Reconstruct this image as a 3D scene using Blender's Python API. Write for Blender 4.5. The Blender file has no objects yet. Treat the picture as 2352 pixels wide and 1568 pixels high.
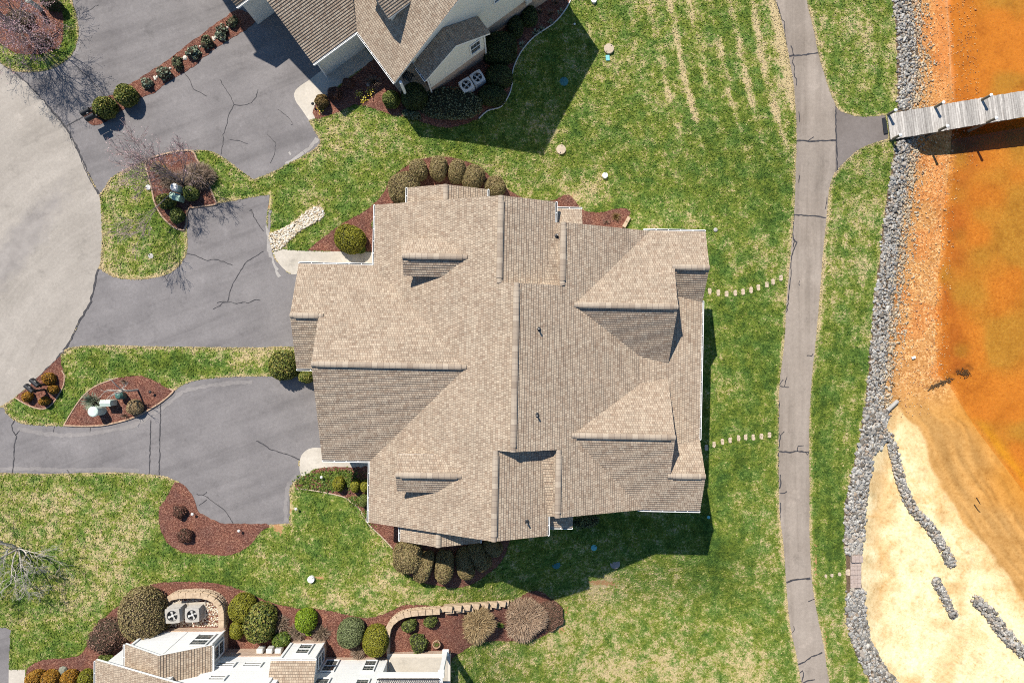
import bpy, bmesh, math, random
import numpy as np
from mathutils import Vector, Matrix
random.seed(7); rng = np.random.default_rng(7)
SC = bpy.context.scene
COL = SC.collection
R = math.radians
# ------------------------------------------------------------------ survey: plan marks (2352 x 1568 sheet) -> metres
S = 0.0255; CH = 40.0
def sstep(a, b, x):
    t = min(1.0, max(0.0, (x-a)/(b-a))); return t*t*(3-2*t)
XL_V = [-200,0,75,150,245,330,392,492,592,692,784,884,946,1009,1084,1176,1251,1276,1351,1426,1476,1526,1568,1650,1800]
XL_U = [2050,2053,2060,2063,2065,2059,2050,2033,2023,2009,2003,1995,1986,1976,1959,1941,1941,1945,1946,1946,1958,1979,2001,2040,2110]
UW_V = [-200,0,200,300,392,500,600,700,784,860,884,989,1121,1250,1400,1568,1800]
UW_U = [2178,2180,2190,2190,2184,2169,2164,2154,2154,2160,2186,2251,2352,2450,2560,2690,2870]
US_V = [-200,900,950,980,1060,1120,1190,1280,1350,1450,1568,1800]
US_U = [2000,2040,2062,2100,2130,2165,2210,2270,2330,2400,2490,2650]
def xL(v): return float(np.interp(v, XL_V, XL_U))
def uW(v): return float(np.interp(v, UW_V, UW_U))
WATER_Z = -4.49
def T(u, v):
    z = -2.9*sstep(850, 1480, u)*(1-.16*(1-sstep(250, 480, v))) - 0.4*sstep(1620, 2050, u) - 1.7*sstep(1235, 1400, v)*sstep(1000, 1230, u)*(1-sstep(1600, 1830, u))
    a = xL(v); d = u-a
    if d > 0:
        w = uW(v)
        low = -4.3
        if d > 85:
            f = (d-85)/max(20.0, w-a-85)
            low = -4.3-0.2*min(1.0, f)
            if f > 1: low = -4.5-min(0.9, 0.0016*(u-w))
        z = z+(low-z)*sstep(0, 85, d)
    return z
def P(u, v, z):
    t = (CH-z)/CH
    return Vector(((u-1176)*S*t, -(v-784)*S*t, z))
def G(u, v, dz=0.0): return P(u, v, T(u, v)+dz)
def inv(x, y, z):
    t = (CH-z)/CH
    return (1176+x/(S*t), 784-y/(S*t))
def ground_z(x, y):
    z = 0.0
    for _ in range(6):
        u, v = inv(x, y, z); z = T(u, v)
    return z
# ------------------------------------------------------------------ object helpers
W = {}
def tag(o, label=None, cat=None, group=None, kind=None):
    if label: o['label'] = label
    if cat: o['category'] = cat
    if group: o['group'] = group
    if kind: o['kind'] = kind
    return o
def empty(name, loc, label, cat, group=None):
    o = bpy.data.objects.new(name, None); COL.objects.link(o)
    o.location = loc; o.empty_display_size = 0.3
    W[o.name] = Vector(loc)
    return tag(o, label, cat, group)
def mesh(name, verts, faces, mats, parent=None, loc=None, fm=None, uv=None, smooth=False, attrs=None):
    me = bpy.data.meshes.new(name)
    org = Vector(W[parent.name]) if parent is not None else (Vector(loc) if loc is not None else Vector((0, 0, 0)))
    va = np.array([tuple(p) for p in verts], dtype=np.float64) if not isinstance(verts, np.ndarray) else verts.astype(np.float64)
    va = va - np.array(org)
    if isinstance(faces, np.ndarray):
        k = faces.shape[1]; n = faces.shape[0]
        me.vertices.add(len(va)); me.vertices.foreach_set('co', va.astype(np.float32).ravel())
        me.loops.add(n*k); me.loops.foreach_set('vertex_index', faces.astype(np.int32).ravel())
        me.polygons.add(n)
        me.polygons.foreach_set('loop_start', np.arange(0, n*k, k, dtype=np.int32))
        me.polygons.foreach_set('loop_total', np.full(n, k, dtype=np.int32))
        me.update(calc_edges=True)
    else:
        me.from_pydata([tuple(p) for p in va], [], [tuple(f) for f in faces])
    for m in (mats if isinstance(mats, (list, tuple)) else [mats]): me.materials.append(m)
    if fm is not None: me.polygons.foreach_set('material_index', np.array(fm, dtype=np.int32))
    if uv is not None:
        l = me.uv_layers.new(name='UVMap'); l.data.foreach_set('uv', np.array(uv, dtype=np.float32).ravel())
    if attrs:
        for k, arr in attrs.items():
            arr = np.asarray(arr, dtype=np.float32)
            if arr.ndim == 1:
                a = me.attributes.new(k, 'FLOAT', 'POINT'); a.data.foreach_set('value', arr)
            else:
                a = me.attributes.new(k, 'FLOAT_COLOR', 'POINT'); a.data.foreach_set('color', arr.ravel())
    if smooth: me.polygons.foreach_set('use_smooth', np.ones(len(me.polygons), dtype=bool))
    me.validate(); me.update()
    o = bpy.data.objects.new(name, me); COL.objects.link(o)
    if parent is not None: o.parent = parent
    else: o.location = org
    W[o.name] = org
    return o
def clone(o, parent=None):
    c = o.copy(); COL.objects.link(c); W[c.name] = W.get(o.name, Vector())
    if parent is not None: c.parent = parent
    for ch in list(o.children): clone(ch, c)
    return c
class MB:
    """collects shapes for ONE mesh"""
    def __init__(s): s.v = []; s.f = []; s.m = []
    def add(s, vs, fs, m=0):
        b = len(s.v); s.v += [Vector(p) for p in vs]; s.f += [tuple(b+i for i in f) for f in fs]; s.m += [m]*len(fs)
    def box(s, c, sz, rz=0.0, m=0, bev=0.0):
        c = Vector(c); hx, hy, hz = sz[0]/2, sz[1]/2, sz[2]/2
        if bev > 0:
            b = min(bev, hx*.9, hy*.9, hz*.9); rings = []
            for (dz, i) in ((-hz, b), (-hz+b, 0), (hz-b, 0), (hz, b)):
                x, y = hx-i, hy-i
                ring = []
                for (sx, sy) in ((1, 1), (-1, 1), (-1, -1), (1, -1)):
                    a = (Vector((sx*(x-b*.6), sy*y, dz)), Vector((sx*x, sy*(y-b*.6), dz)))
                    ring += (a if (sx*sy < 0) else a[::-1])
                rings.append(ring)
            rot = Matrix.Rotation(rz, 3, 'Z'); n = 8
            vs = [c+rot@p for r in rings for p in r]; fs = []
            for k in range(3):
                for i in range(n): fs.append((k*n+i, k*n+(i+1) % n, (k+1)*n+(i+1) % n, (k+1)*n+i))
            fs.append(tuple(range(n))[::-1]); fs.append(tuple(3*n+i for i in range(n)))
            s.add(vs, fs, m); return
        rot = Matrix.Rotation(rz, 3, 'Z')
        vs = [c+rot@Vector((x*hx, y*hy, z*hz)) for z in (-1, 1) for (x, y) in ((-1, -1), (1, -1), (1, 1), (-1, 1))]
        s.add(vs, [(3, 2, 1, 0), (4, 5, 6, 7), (0, 1, 5, 4), (1, 2, 6, 5), (2, 3, 7, 6), (3, 0, 4, 7)], m)
    def tube(s, pts, rad, n=6, m=0, cap=True):
        pts = [Vector(p) for p in pts]
        rad = rad if isinstance(rad, (list, tuple)) else [rad]*len(pts)
        vs = []; fs = []
        for i, p in enumerate(pts):
            d = (pts[min(i+1, len(pts)-1)]-pts[max(i-1, 0)])
            d = d.normalized() if d.length > 1e-9 else Vector((0, 0, 1))
            a = d.orthogonal().normalized() if abs(d.z) > .95 else d.cross(Vector((0, 0, 1))).normalized()
            b = d.cross(a)
            for k in range(n):
                t = 2*math.pi*k/n; vs.append(p+a*math.cos(t)*rad[i]+b*math.sin(t)*rad[i])
        for i in range(len(pts)-1):
            for k in range(n): fs.append((i*n+k, i*n+(k+1) % n, (i+1)*n+(k+1) % n, (i+1)*n+k))
        if cap: fs.append(tuple(range(n))[::-1]); fs.append(tuple((len(pts)-1)*n+k for k in range(n)))
        s.add(vs, fs, m)
    def lathe(s, c, prof, n=24, m=0, cap=True):
        c = Vector(c); vs = []; fs = []
        for (r, z) in prof:
            for k in range(n):
                t = 2*math.pi*k/n; vs.append(c+Vector((r*math.cos(t), r*math.sin(t), z)))
        for i in range(len(prof)-1):
            for k in range(n): fs.append((i*n+k, i*n+(k+1) % n, (i+1)*n+(k+1) % n, (i+1)*n+k))
        if cap: fs.append(tuple(range(n))[::-1]); fs.append(tuple((len(prof)-1)*n+k for k in range(n)))
        s.add(vs, fs, m)
    def prism(s, pts, z0, z1, m=0):
        """pts: list of (x,y); z1 may be list of top heights"""
        n = len(pts); zt = z1 if isinstance(z1, (list, tuple)) else [z1]*n; zb = z0 if isinstance(z0, (list, tuple)) else [z0]*n
        ar = sum(pts[i][0]*pts[(i+1) % n][1]-pts[(i+1) % n][0]*pts[i][1] for i in range(n))
        if ar < 0: pts = pts[::-1]; zt = zt[::-1]; zb = zb[::-1]
        vs = [Vector((p[0], p[1], zb[i])) for i, p in enumerate(pts)]+[Vector((p[0], p[1], zt[i])) for i, p in enumerate(pts)]
        fs = [tuple(range(n))[::-1], tuple(n+i for i in range(n))]+[(i, (i+1) % n, n+(i+1) % n, n+i) for i in range(n)]
        s.add(vs, fs, m)
    def build(s, name, mats, parent=None, loc=None, smooth=False):
        return mesh(name, s.v, s.f, mats, parent, loc, fm=s.m, smooth=smooth)
# ------------------------------------------------------------------ materials
class N:
    def __init__(s, name, rough=.8, spec=.3):
        s.mat = bpy.data.materials.new(name); s.mat.use_nodes = True
        s.t = s.mat.node_tree; s.b = s.t.nodes['Principled BSDF']
        s.b.inputs['Roughness'].default_value = rough
        s.b.inputs['Specular IOR Level'].default_value = spec
        s.tc = s.t.nodes.new('ShaderNodeTexCoord')
    def L(s, a, b): s.t.links.new(a, b)
    def put(s, sock, val):
        if hasattr(val, 'is_output') or isinstance(val, bpy.types.NodeSocket): s.L(val, sock)
        else: sock.default_value = val
    def obj(s): return s.tc.outputs['Object']
    def uv(s): return s.tc.outputs['UV']
    def map(s, vec, loc=(0, 0, 0), rot=(0, 0, 0), sc=(1, 1, 1), typ='POINT'):
        n = s.t.nodes.new('ShaderNodeMapping'); n.vector_type = typ; s.L(vec, n.inputs[0])
        n.inputs['Location'].default_value = loc; n.inputs['Rotation'].default_value = rot; n.inputs['Scale'].default_value = sc
        return n.outputs[0]
    def noise(s, scale, detail=3, rough=.55, vec=None, dist=0.0):
        n = s.t.nodes.new('ShaderNodeTexNoise'); s.L(vec or s.obj(), n.inputs['Vector'])
        n.inputs['Scale'].default_value = scale; n.inputs['Detail'].default_value = detail
        n.inputs['Roughness'].default_value = rough; n.inputs['Distortion'].default_value = dist
        return n.outputs['Fac']
    def voro(s, scale, vec=None, feat='F1', out='Distance'):
        n = s.t.nodes.new('ShaderNodeTexVoronoi'); s.L(vec or s.obj(), n.inputs['Vector'])
        n.feature = feat; n.inputs['Scale'].default_value = scale
        return n.outputs[out]
    def math(s, op, a, b=0.0, clamp=False):
        n = s.t.nodes.new('ShaderNodeMath'); n.operation = op; n.use_clamp = clamp
        s.put(n.inputs[0], a); s.put(n.inputs[1], b); return n.outputs[0]
    def ma(s, a, mul, add):   # a*mul+add
        n = s.t.nodes.new('ShaderNodeMath'); n.operation = 'MULTIPLY_ADD'
        s.put(n.inputs[0], a); s.put(n.inputs[1], mul); s.put(n.inputs[2], add); return n.outputs[0]
    def ramp(s, fac, stops, interp='LINEAR'):
        n = s.t.nodes.new('ShaderNodeValToRGB'); s.L(fac, n.inputs[0]); e = n.color_ramp.elements
        n.color_ramp.interpolation = interp
        while len(e) < len(stops): e.new(.5)
        for i, (p, c) in enumerate(stops):
            e[i].position = p; e[i].color = (c, c, c, 1) if isinstance(c, (int, float)) else (*c, 1)
        return n.outputs[0]
    def mix(s, fac, a, b, mode='MIX'):
        n = s.t.nodes.new('ShaderNodeMix'); n.data_type = 'RGBA'; n.blend_type = mode
        s.put(n.inputs['Factor'], fac)
        s.put(n.inputs['A'] if False else n.inputs[6], a if not isinstance(a, tuple) else (*a, 1))
        s.put(n.inputs[7], b if not isinstance(b, tuple) else (*b, 1)); return n.outputs[2]
    def island(s):
        n = s.t.nodes.new('ShaderNodeNewGeometry'); return n.outputs['Random Per Island']
    def objrand(s):
        n = s.t.nodes.new('ShaderNodeObjectInfo'); return n.outputs['Random']
    def attr(s, name, out='Fac'):
        n = s.t.nodes.new('ShaderNodeAttribute'); n.attribute_name = name; return n.outputs[out]
    def bump(s, h, strength=.5, dist=.02):
        n = s.t.nodes.new('ShaderNodeBump'); n.inputs['Strength'].default_value = strength; n.inputs['Distance'].default_value = dist
        s.L(h, n.inputs['Height']); s.L(n.outputs[0], s.b.inputs['Normal'])
    def col(s, c):
        s.put(s.b.inputs['Base Color'], c if not isinstance(c, tuple) else (*c, 1)); return s.mat
def plain(name, c, rough=.6, var=.15, sc=8, spec=.3, metal=0.0):
    n = N(name, rough, spec); n.b.inputs['Metallic'].default_value = metal
    f = n.noise(sc, 4)
    lo = tuple(x*(1-var) for x in c); hi = tuple(min(1, x*(1+var)) for x in c)
    return n.col(n.ramp(f, [(.3, lo), (.7, hi)]))
def leafmat(name, cols, rough=.55, tr=.0):
    n = N(name, rough, .25); k = len(cols)
    f = n.math('ADD', n.math('MULTIPLY', n.island(), .7), n.math('MULTIPLY', n.noise(2.2, 3), .3))
    return n.col(n.ramp(f, [(i/(k-1)*.8+.1, c) for i, c in enumerate(cols)]))
def rockmat(name, cols, src):
    n = N(name, .85, .2); f = n.objrand() if src == 'obj' else n.island(); k = len(cols)
    c = n.ramp(f, [(i/(k-1), q) for i, q in enumerate(cols)])
    nz = n.noise(18, 4); c = n.mix(.22, c, n.ramp(nz, [(.3, (.10, .09, .075)), (.7, (.62, .58, .5))]))
    n.bump(nz, .5, .03); return n.col(c)
MAT = {}
def lawn_material():
    n = N('lawn_grass', .85, .1)
    a = n.noise(.8, 3, .6); b = n.noise(2.6, 5, .72); c = n.noise(8, 4, .75); f = n.noise(24, 3, .8)
    d = n.attr('dry')
    x = n.ma(n.math('SUBTRACT', a, .5), .35, d)
    x = n.ma(n.math('SUBTRACT', b, .5), 1.6, x)
    x = n.ma(n.math('SUBTRACT', c, .5), 1.35, x)
    x = n.ma(n.math('SUBTRACT', f, .5), 1.15, x)
    green = n.ramp(x, [(.0, (.044, .078, .015)), (.2, (.088, .136, .024)), (.42, (.140, .190, .036)), (.6, (.215, .235, .062))])
    y = n.noise(1.1, 3, .5, n.map(n.obj(), (31, 7, 0)))
    green = n.mix(1.0, green, n.ramp(y, [(.35, (.84, .98, .95)), (.6, (1.10, 1.02, .78))]), 'MULTIPLY')
    base = n.mix(n.ramp(x, [(.53, 0.0), (.66, .62), (.85, 1.0)]), green, n.ramp(n.noise(17, 3, .7), [(.3, (.36, .275, .135)), (.7, (.60, .47, .265))]))
    sp = n.ramp(n.noise(60, 2, .8), [(.34, .68), (.5, 1.0), (.66, 1.38)])
    base = n.mix(1.0, base, sp, 'MULTIPLY')
    bare = n.attr('bare')
    bb = n.ma(n.math('SUBTRACT', n.noise(5, 4, .7), .5), 2.0, bare)
    base = n.mix(n.ramp(bb, [(.5, 0.0), (.62, 1.0)]), base, n.ramp(n.noise(25, 3), [(.3, (.30, .15, .065)), (.7, (.5, .29, .14))]))
    h = n.math('ADD', n.math('MULTIPLY', c, .5), n.noise(50, 3, .8))
    n.bump(h, .6, .05)
    MAT['lawn'] = n.col(base)
def asphalt(name, lo, hi, streak=None, pit=0.5, tint=None):
    n = N(name, .9, .15)
    a = n.noise(.45, 5, .6); c = n.ramp(a, [(.3, lo), (.7, hi)])
    if streak and isinstance(streak[0], tuple):
        dn = n.t.nodes.new('ShaderNodeVectorMath'); dn.operation = 'DISTANCE'; n.L(n.obj(), dn.inputs[0]); dn.inputs[1].default_value = streak[0]
        cb = n.t.nodes.new('ShaderNodeCombineXYZ'); n.L(n.ma(n.noise(.25, 2), .7, dn.outputs['Value']), cb.inputs[0]); n.L(n.math('MULTIPLY', n.noise(.12, 1), 3.0), cb.inputs[1])
        for sc_, am in ((.7, streak[1]), (2.6, streak[1]*.42)):
            s_ = n.noise(sc_, 4, .6, cb.outputs[0])
            c = n.mix(am, c, n.ramp(s_, [(.33, tuple(x*.70 for x in lo)), (.5, hi), (.66, tuple(min(1, x*1.3) for x in hi))]))
    elif streak:
        rot, amt = streak
        v = n.map(n.obj(), (3, 1, 0), (0, 0, rot), (14, .8, 1), 'TEXTURE')
        s_ = n.noise(1.0, 4, .6, v, .3)
        c = n.mix(amt, c, n.ramp(s_, [(.35, tuple(x*.72 for x in lo)), (.5, hi), (.66, tuple(min(1, x*1.25) for x in hi))]))
    g = n.noise(70, 2, .7); c = n.mix(1.0, c, n.ramp(g, [(.3, 1-pit*.42), (.7, 1+pit*.38)]), 'MULTIPLY')
    g2 = n.noise(6, 4, .7); c = n.mix(1.0, c, n.ramp(g2, [(.3, .9), (.7, 1.08)]), 'MULTIPLY')
    if name == 'road':   # dark traffic worn area on the turning circle
        ln = n.t.nodes.new('ShaderNodeVectorMath'); ln.operation = 'LENGTH'; n.L(n.map(n.obj(), (-28.9, 5.6, 0), (0, 0, R(52)), (5.2, 1.25, 1), 'TEXTURE'), ln.inputs[0])
        mk = n.ma(n.math('SUBTRACT', n.noise(1.3, 5, .7), .5), 1.3, ln.outputs['Value']); c = n.mix(n.ramp(mk, [(.45, .62), (.95, 0.0)]), c, n.ramp(n.noise(1.6, 4), [(.3, (.17, .152, .146)), (.7, (.30, .27, .25))]))
    st = n.noise(.75, 5, .72, n.map(n.obj(), (11, 5, 0))); c = n.mix(1.0, c, n.ramp(st, [(.30, .78), (.42, .98), (.6, 1.0), (.70, 1.16)]), 'MULTIPLY')
    n.bump(g, .4, .012); MAT[name] = n.col(c)
def materials():
    lawn_material()
    asphalt('driveway', (.150, .137, .134), (.222, .203, .196), (R(20), .25), .65)
    asphalt('driveway_worn', (.205, .186, .176), (.265, .24, .225), None, .5)
    asphalt('road', (.275, .242, .206), (.372, .330, .283), ((-16.7, -6.8, 0), .26), .6)
    asphalt('chalky', (.27, .245, .225), (.42, .39, .355), None, .6)
    asphalt('road_patch', (.205, .185, .175), (.29, .265, .245), (R(50), .6), .5)
    asphalt('path', (.240, .195, .156), (.33, .275, .226), (R(90), .35), .65)
    asphalt('path_dark', (.165, .138, .120), (.215, .183, .163), None, .55)
    asphalt('concrete', (.40, .355, .29), (.56, .50, .42), None, .3)
    n = N('tar', .7, .3); MAT['tar'] = n.col(n.ramp(n.noise(9), [(.3, (.03, .028, .03)), (.7, (.07, .065, .068))]))
    # mulch: bark shreds
    n = N('mulch', .95, .1)
    v = n.voro(24, n.map(n.obj(), sc=(1, 1.8, 1)), out='Color'); sp = n.t.nodes.new('ShaderNodeSeparateColor'); n.L(v, sp.inputs[0])
    c = n.ramp(sp.outputs[0], [(0, (.055, .024, .017)), (.4, (.132, .055, .040)), (.75, (.20, .088, .063)), (1, (.34, .20, .14))])
    c = n.mix(1.0, c, n.ramp(n.noise(1.2, 4), [(.3, (.8, .8, .85)), (.7, (1.25, 1.15, 1.05))]), 'MULTIPLY')
    n.bump(n.noise(45, 4, .8), .7, .04); MAT['mulch'] = n.col(c)
    # river stone bed colour under the loose stones
    MAT['bank_soil'] = plain('bank_soil', (.12, .08, .048), .95, .5, 14)
    MAT['soil'] = plain('dark_soil', (.09, .07, .05), .95, .5, 14)
    MAT['edging_soil'] = plain('orange_clay_soil', (.34, .20, .11), .95, .4, 9)
    # shingles
    def shingle(name, k=1.0):
        n = N(name, .92, .12)
        def brick(wd, ht, off, c1, c2, bias, loc=(0, 0, 0), mo=.004):
            b = n.t.nodes.new('ShaderNodeTexBrick'); n.L(n.map(n.uv(), loc), b.inputs['Vector'])
            b.offset = off; b.offset_frequency = 2; b.squash = 1
            b.inputs['Scale'].default_value = 1; b.inputs['Brick Width'].default_value = wd; b.inputs['Row Height'].default_value = ht
            b.inputs['Mortar Size'].default_value = mo; b.inputs['Mortar Smooth'].default_value = .3; b.inputs['Bias'].default_value = bias
            b.inputs['Color1'].default_value = (*c1, 1); b.inputs['Color2'].default_value = (*c2, 1); b.inputs['Mortar'].default_value = (.13*k, .10*k, .08*k, 1)
            return b
        a = brick(.125, .135, .37, (.462*k, .376*k, .280*k), (.235*k, .166*k, .116*k), -.1, (0, 0, 0), .010)
        a2 = brick(.18, .135, .61, (.462*k, .385*k, .295*k), (.285*k, .205*k, .148*k), -.15, (.07, 0, 0))
        c = n.mix(.5, a.outputs[0], a2.outputs[0])
        c = n.mix(1.0, c, n.ramp(n.noise(.9, 3, .6), [(.3, (.92, .90, .88)), (.7, (1.09, 1.06, 1.03))]), 'MULTIPLY')
        c = n.mix(1.0, c, n.ramp(n.noise(60, 2, .7), [(.3, .68), (.7, 1.3)]), 'MULTIPLY')
        h = n.math('ADD', n.math('MULTIPLY', a.outputs['Fac'], -1.0), n.math('MULTIPLY', a2.outputs['Color'], .6))
        n.bump(h, .8, .02); return n.col(c)
    MAT['shingle'] = shingle('roof_shingles')
    n = N('ridge_shingles', .92, .12)
    b = n.t.nodes.new('ShaderNodeTexBrick'); n.L(n.uv(), b.inputs['Vector'])
    b.inputs['Scale'].default_value = 1; b.inputs['Brick Width'].default_value = .3; b.inputs['Row Height'].default_value = 2; b.inputs['Mortar Size'].default_value = .008
    b.inputs['Color1'].default_value = (.41, .335, .255, 1); b.inputs['Color2'].default_value = (.255, .195, .145, 1); b.inputs['Mortar'].default_value = (.16, .12, .1, 1)
    MAT['ridge'] = n.col(n.mix(1.0, b.outputs[0], n.ramp(n.noise(30, 3), [(.3, .85), (.7, 1.12)]), 'MULTIPLY'))
    MAT['white'] = plain('white_paint', (.78, .77, .74), .45, .05, 5)
    MAT['dark_gap'] = plain('dark_recess', (.03, .03, .032), .9, .2)
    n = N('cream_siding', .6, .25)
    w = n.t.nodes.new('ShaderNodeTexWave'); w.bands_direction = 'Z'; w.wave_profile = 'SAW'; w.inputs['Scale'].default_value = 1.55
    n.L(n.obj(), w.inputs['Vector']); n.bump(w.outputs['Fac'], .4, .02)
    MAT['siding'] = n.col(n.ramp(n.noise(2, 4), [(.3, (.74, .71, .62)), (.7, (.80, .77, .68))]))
    n = N('white_siding', .55, .25)
    w = n.t.nodes.new('ShaderNodeTexWave'); w.bands_direction = 'Z'; w.wave_profile = 'SAW'; w.inputs['Scale'].default_value = 1.55
    n.L(n.obj(), w.inputs['Vector']); n.bump(w.outputs['Fac'], .4, .02)
    MAT['white_siding'] = n.col(n.ramp(n.noise(2, 4), [(.3, (.76, .75, .72)), (.7, (.82, .81, .78))]))
    n = N('brick', .85, .2)
    b = n.t.nodes.new('ShaderNodeTexBrick')
    m_ = n.t.nodes.new('ShaderNodeCombineXYZ'); sx = n.t.nodes.new('ShaderNodeSeparateXYZ'); n.L(n.obj(), sx.inputs[0])
    n.L(n.math('ADD', sx.outputs[0], sx.outputs[1]), m_.inputs[0]); n.L(sx.outputs[2], m_.inputs[1]); n.L(m_.outputs[0], b.inputs['Vector'])
    b.inputs['Scale'].default_value = 1; b.inputs['Brick Width'].default_value = .22; b.inputs['Row Height'].default_value = .08; b.inputs['Mortar Size'].default_value = .008
    b.inputs['Color1'].default_value = (.50, .36, .25, 1); b.inputs['Color2'].default_value = (.36, .22, .15, 1); b.inputs['Mortar'].default_value = (.55, .5, .43, 1)
    MAT['brick'] = n.col(b.outputs[0])
    n = N('block', .9, .15)
    c = n.ramp(n.noise(7, 4), [(.3, (.36, .26, .17)), (.7, (.54, .41, .28))])
    n.bump(n.noise(30, 3), .5, .03); MAT['block'] = n.col(c)
    MAT['edging'] = plain('clay_edging', (.40, .27, .18), .9, .3, 6)
    MAT['paver'] = plain('paver_stone', (.46, .36, .26), .9, .22, 7)
    MAT['slab_stone'] = plain('pink_grey_stone', (.37, .29, .245), .9, .2, 9)
    n = N('glass', .08, .5); MAT['glass'] = n.col((.045, .055, .055))
    MAT['metal_dark'] = plain('black_metal', (.02, .021, .024), .5, .2)
    MAT['metal_grey'] = plain('grey_enamel', (.36, .335, .30), .5, .12)
    MAT['metal_light'] = plain('light_enamel', (.60, .58, .54), .45, .08)
    MAT['util_green'] = plain('utility_green', (.30, .44, .34), .5, .12, 5)
    MAT['util_pale'] = plain('pale_green_plastic', (.52, .60, .51), .5, .1, 5)
    MAT['util_dark'] = plain('dark_green_plastic', (.06, .13, .105), .4, .15, 5)
    MAT['lid_green'] = plain('green_lid', (.05, .17, .17), .6, .15, 9)
    MAT['lid_tan'] = plain('tan_concrete_lid', (.45, .36, .26), .9, .15, 12)
    MAT['teal'] = plain('teal_plastic', (.16, .46, .46), .5, .1)
    MAT['terracotta'] = plain('pot_clay', (.42, .27, .17), .8, .15)
    n = N('weathered_boards', .9, .15)
    v = n.map(n.obj(), (0, 0, 0), (0, 0, R(10)), (.11, 2, 1), 'TEXTURE')
    c = n.ramp(n.noise(1.4, 5, .65, v), [(.25, (.22, .19, .165)), (.5, (.40, .365, .325)), (.75, (.56, .52, .46))])
    il = n.island(); c = n.mix(1.0, c, n.ramp(il, [(0, .72), (.5, 1.0), (1, 1.22)]), 'MULTIPLY')
    c = n.mix(1.0, c, n.ramp(n.noise(9, 4, .7), [(.3, .8), (.7, 1.15)]), 'MULTIPLY'); MAT['boards'] = n.col(c)
    MAT['post_wood'] = plain('post_wood', (.17, .15, .11), .9, .3, 12)
    MAT['bark_pale'] = plain('pale_bark', (.45, .40, .34), .9, .25, 10)
    MAT['bark_grey'] = plain('grey_bark', (.20, .165, .145), .9, .3, 10)
    MAT['bark_pink'] = plain('pinkish_bark', (.30, .22, .20), .9, .3, 10)
    MAT['blossom'] = leafmat('pink_buds', [(.38, .17, .21), (.55, .34, .36), (.66, .50, .46)])
    MAT['wood_log'] = plain('driftwood', (.085, .05, .022), .9, .3)
    MAT['plank_stone'] = plain('white_rock', (.58, .53, .45), .85, .15, 8)
    MAT['boulder'] = plain('grey_boulder', (.20, .20, .15), .9, .35, 7)
    LV = dict(
        brown=[(.09, .066, .024), (.20, .148, .062), (.30, .22, .105), (.20, .195, .06)],
        yellow=[(.05, .055, .006), (.15, .15, .014), (.25, .23, .022), (.19, .18, .016)],
        lime=[(.07, .12, .008), (.16, .235, .012), (.25, .32, .022)],
        olive=[(.045, .065, .012), (.12, .145, .03), (.20, .215, .055)],
        greygreen=[(.06, .08, .03), (.14, .165, .065), (.22, .24, .11)],
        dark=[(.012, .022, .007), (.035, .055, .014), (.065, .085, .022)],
        leafy=[(.022, .036, .008), (.09, .12, .02), (.21, .21, .042), (.27, .21, .055)],
        orange=[(.14, .055, .007), (.30, .135, .014), (.42, .215, .025), (.16, .12, .02)],
        blue=[(.09, .12, .07), (.21, .25, .165), (.38, .42, .30)],
        juniper=[(.06, .075, .035), (.13, .15, .075), (.22, .22, .12)],
        tan=[(.17, .105, .045), (.32, .22, .11), (.46, .35, .19)],
        tanpink=[(.19, .115, .07), (.34, .23, .15), (.48, .36, .25)],
        red=[(.05, .02, .014), (.13, .055, .038), (.22, .11, .07)],
        rust=[(.07, .04, .014), (.16, .10, .03), (.25, .17, .06)],
        twig=[(.10, .065, .045), (.20, .135, .09), (.33, .25, .18)],
        twigred=[(.10, .05, .036), (.18, .095, .065), (.28, .17, .12)],
        cover=[(.03, .06, .008), (.085, .13, .016), (.17, .20, .03)],
        daff=[(.60, .45, .02), (.75, .55, .04), (.7, .62, .3)])
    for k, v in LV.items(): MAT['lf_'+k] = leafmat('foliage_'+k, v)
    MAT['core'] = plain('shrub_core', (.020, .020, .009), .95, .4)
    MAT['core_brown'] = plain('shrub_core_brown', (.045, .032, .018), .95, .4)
    G1 = [(.075, .05, .03), (.07, .062, .053), (.19, .175, .155), (.30, .28, .25), (.42, .40, .365), (.25, .165, .10), (.54, .51, .455), (.21, .21, .205), (.36, .30, .215)]
    G2 = [(.16, .10, .055), (.32, .22, .12), (.46, .35, .21), (.55, .46, .33), (.38, .20, .09)]
    MAT['rock1'] = rockmat('riprap_grey', G1, 'obj'); MAT['rock1i'] = rockmat('riprap_grey_mass', G1, 'isl')
    MAT['rock2i'] = rockmat('riprap_tan_mass', G2, 'isl')
    MAT['rock3i'] = rockmat('pebbles_cream', [(.30, .20, .10), (.56, .45, .30), (.68, .60, .47), (.74, .70, .62), (.45, .33, .2)], 'isl')
    MAT['rock4i'] = rockmat('pebbles_orange', [(.26, .10, .03), (.48, .22, .06), (.60, .36, .14), (.66, .5, .28)], 'isl')
    # lake bed
    n = N('lake_bed', .9, .15)
    base = n.attr('bed', 'Color')
    gv = n.attr('gravel')
    v = n.voro(11, out='Color'); sp = n.t.nodes.new('ShaderNodeSeparateColor'); n.L(v, sp.inputs[0])
    peb = n.ramp(sp.outputs[0], [(0, (.55, .42, .36)), (.5, (1.0, .98, .95)), (.8, (1.2, 1.3, 1.5)), (1, (1.4, 1.75, 2.6))])
    c = n.mix(n.math('MULTIPLY', gv, n.ramp(n.noise(1.6, 3), [(.35, .35), (.6, 1.0)])), base, n.mix(1.0, base, peb, 'MULTIPLY'))
    a = n.noise(.8, 7, .7); c = n.mix(1.0, c, n.ramp(a, [(.3, (.78, .72, .62)), (.5, (1, 1, 1)), (.7, (1.1, 1.12, 1.2))]), 'MULTIPLY')
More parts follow.
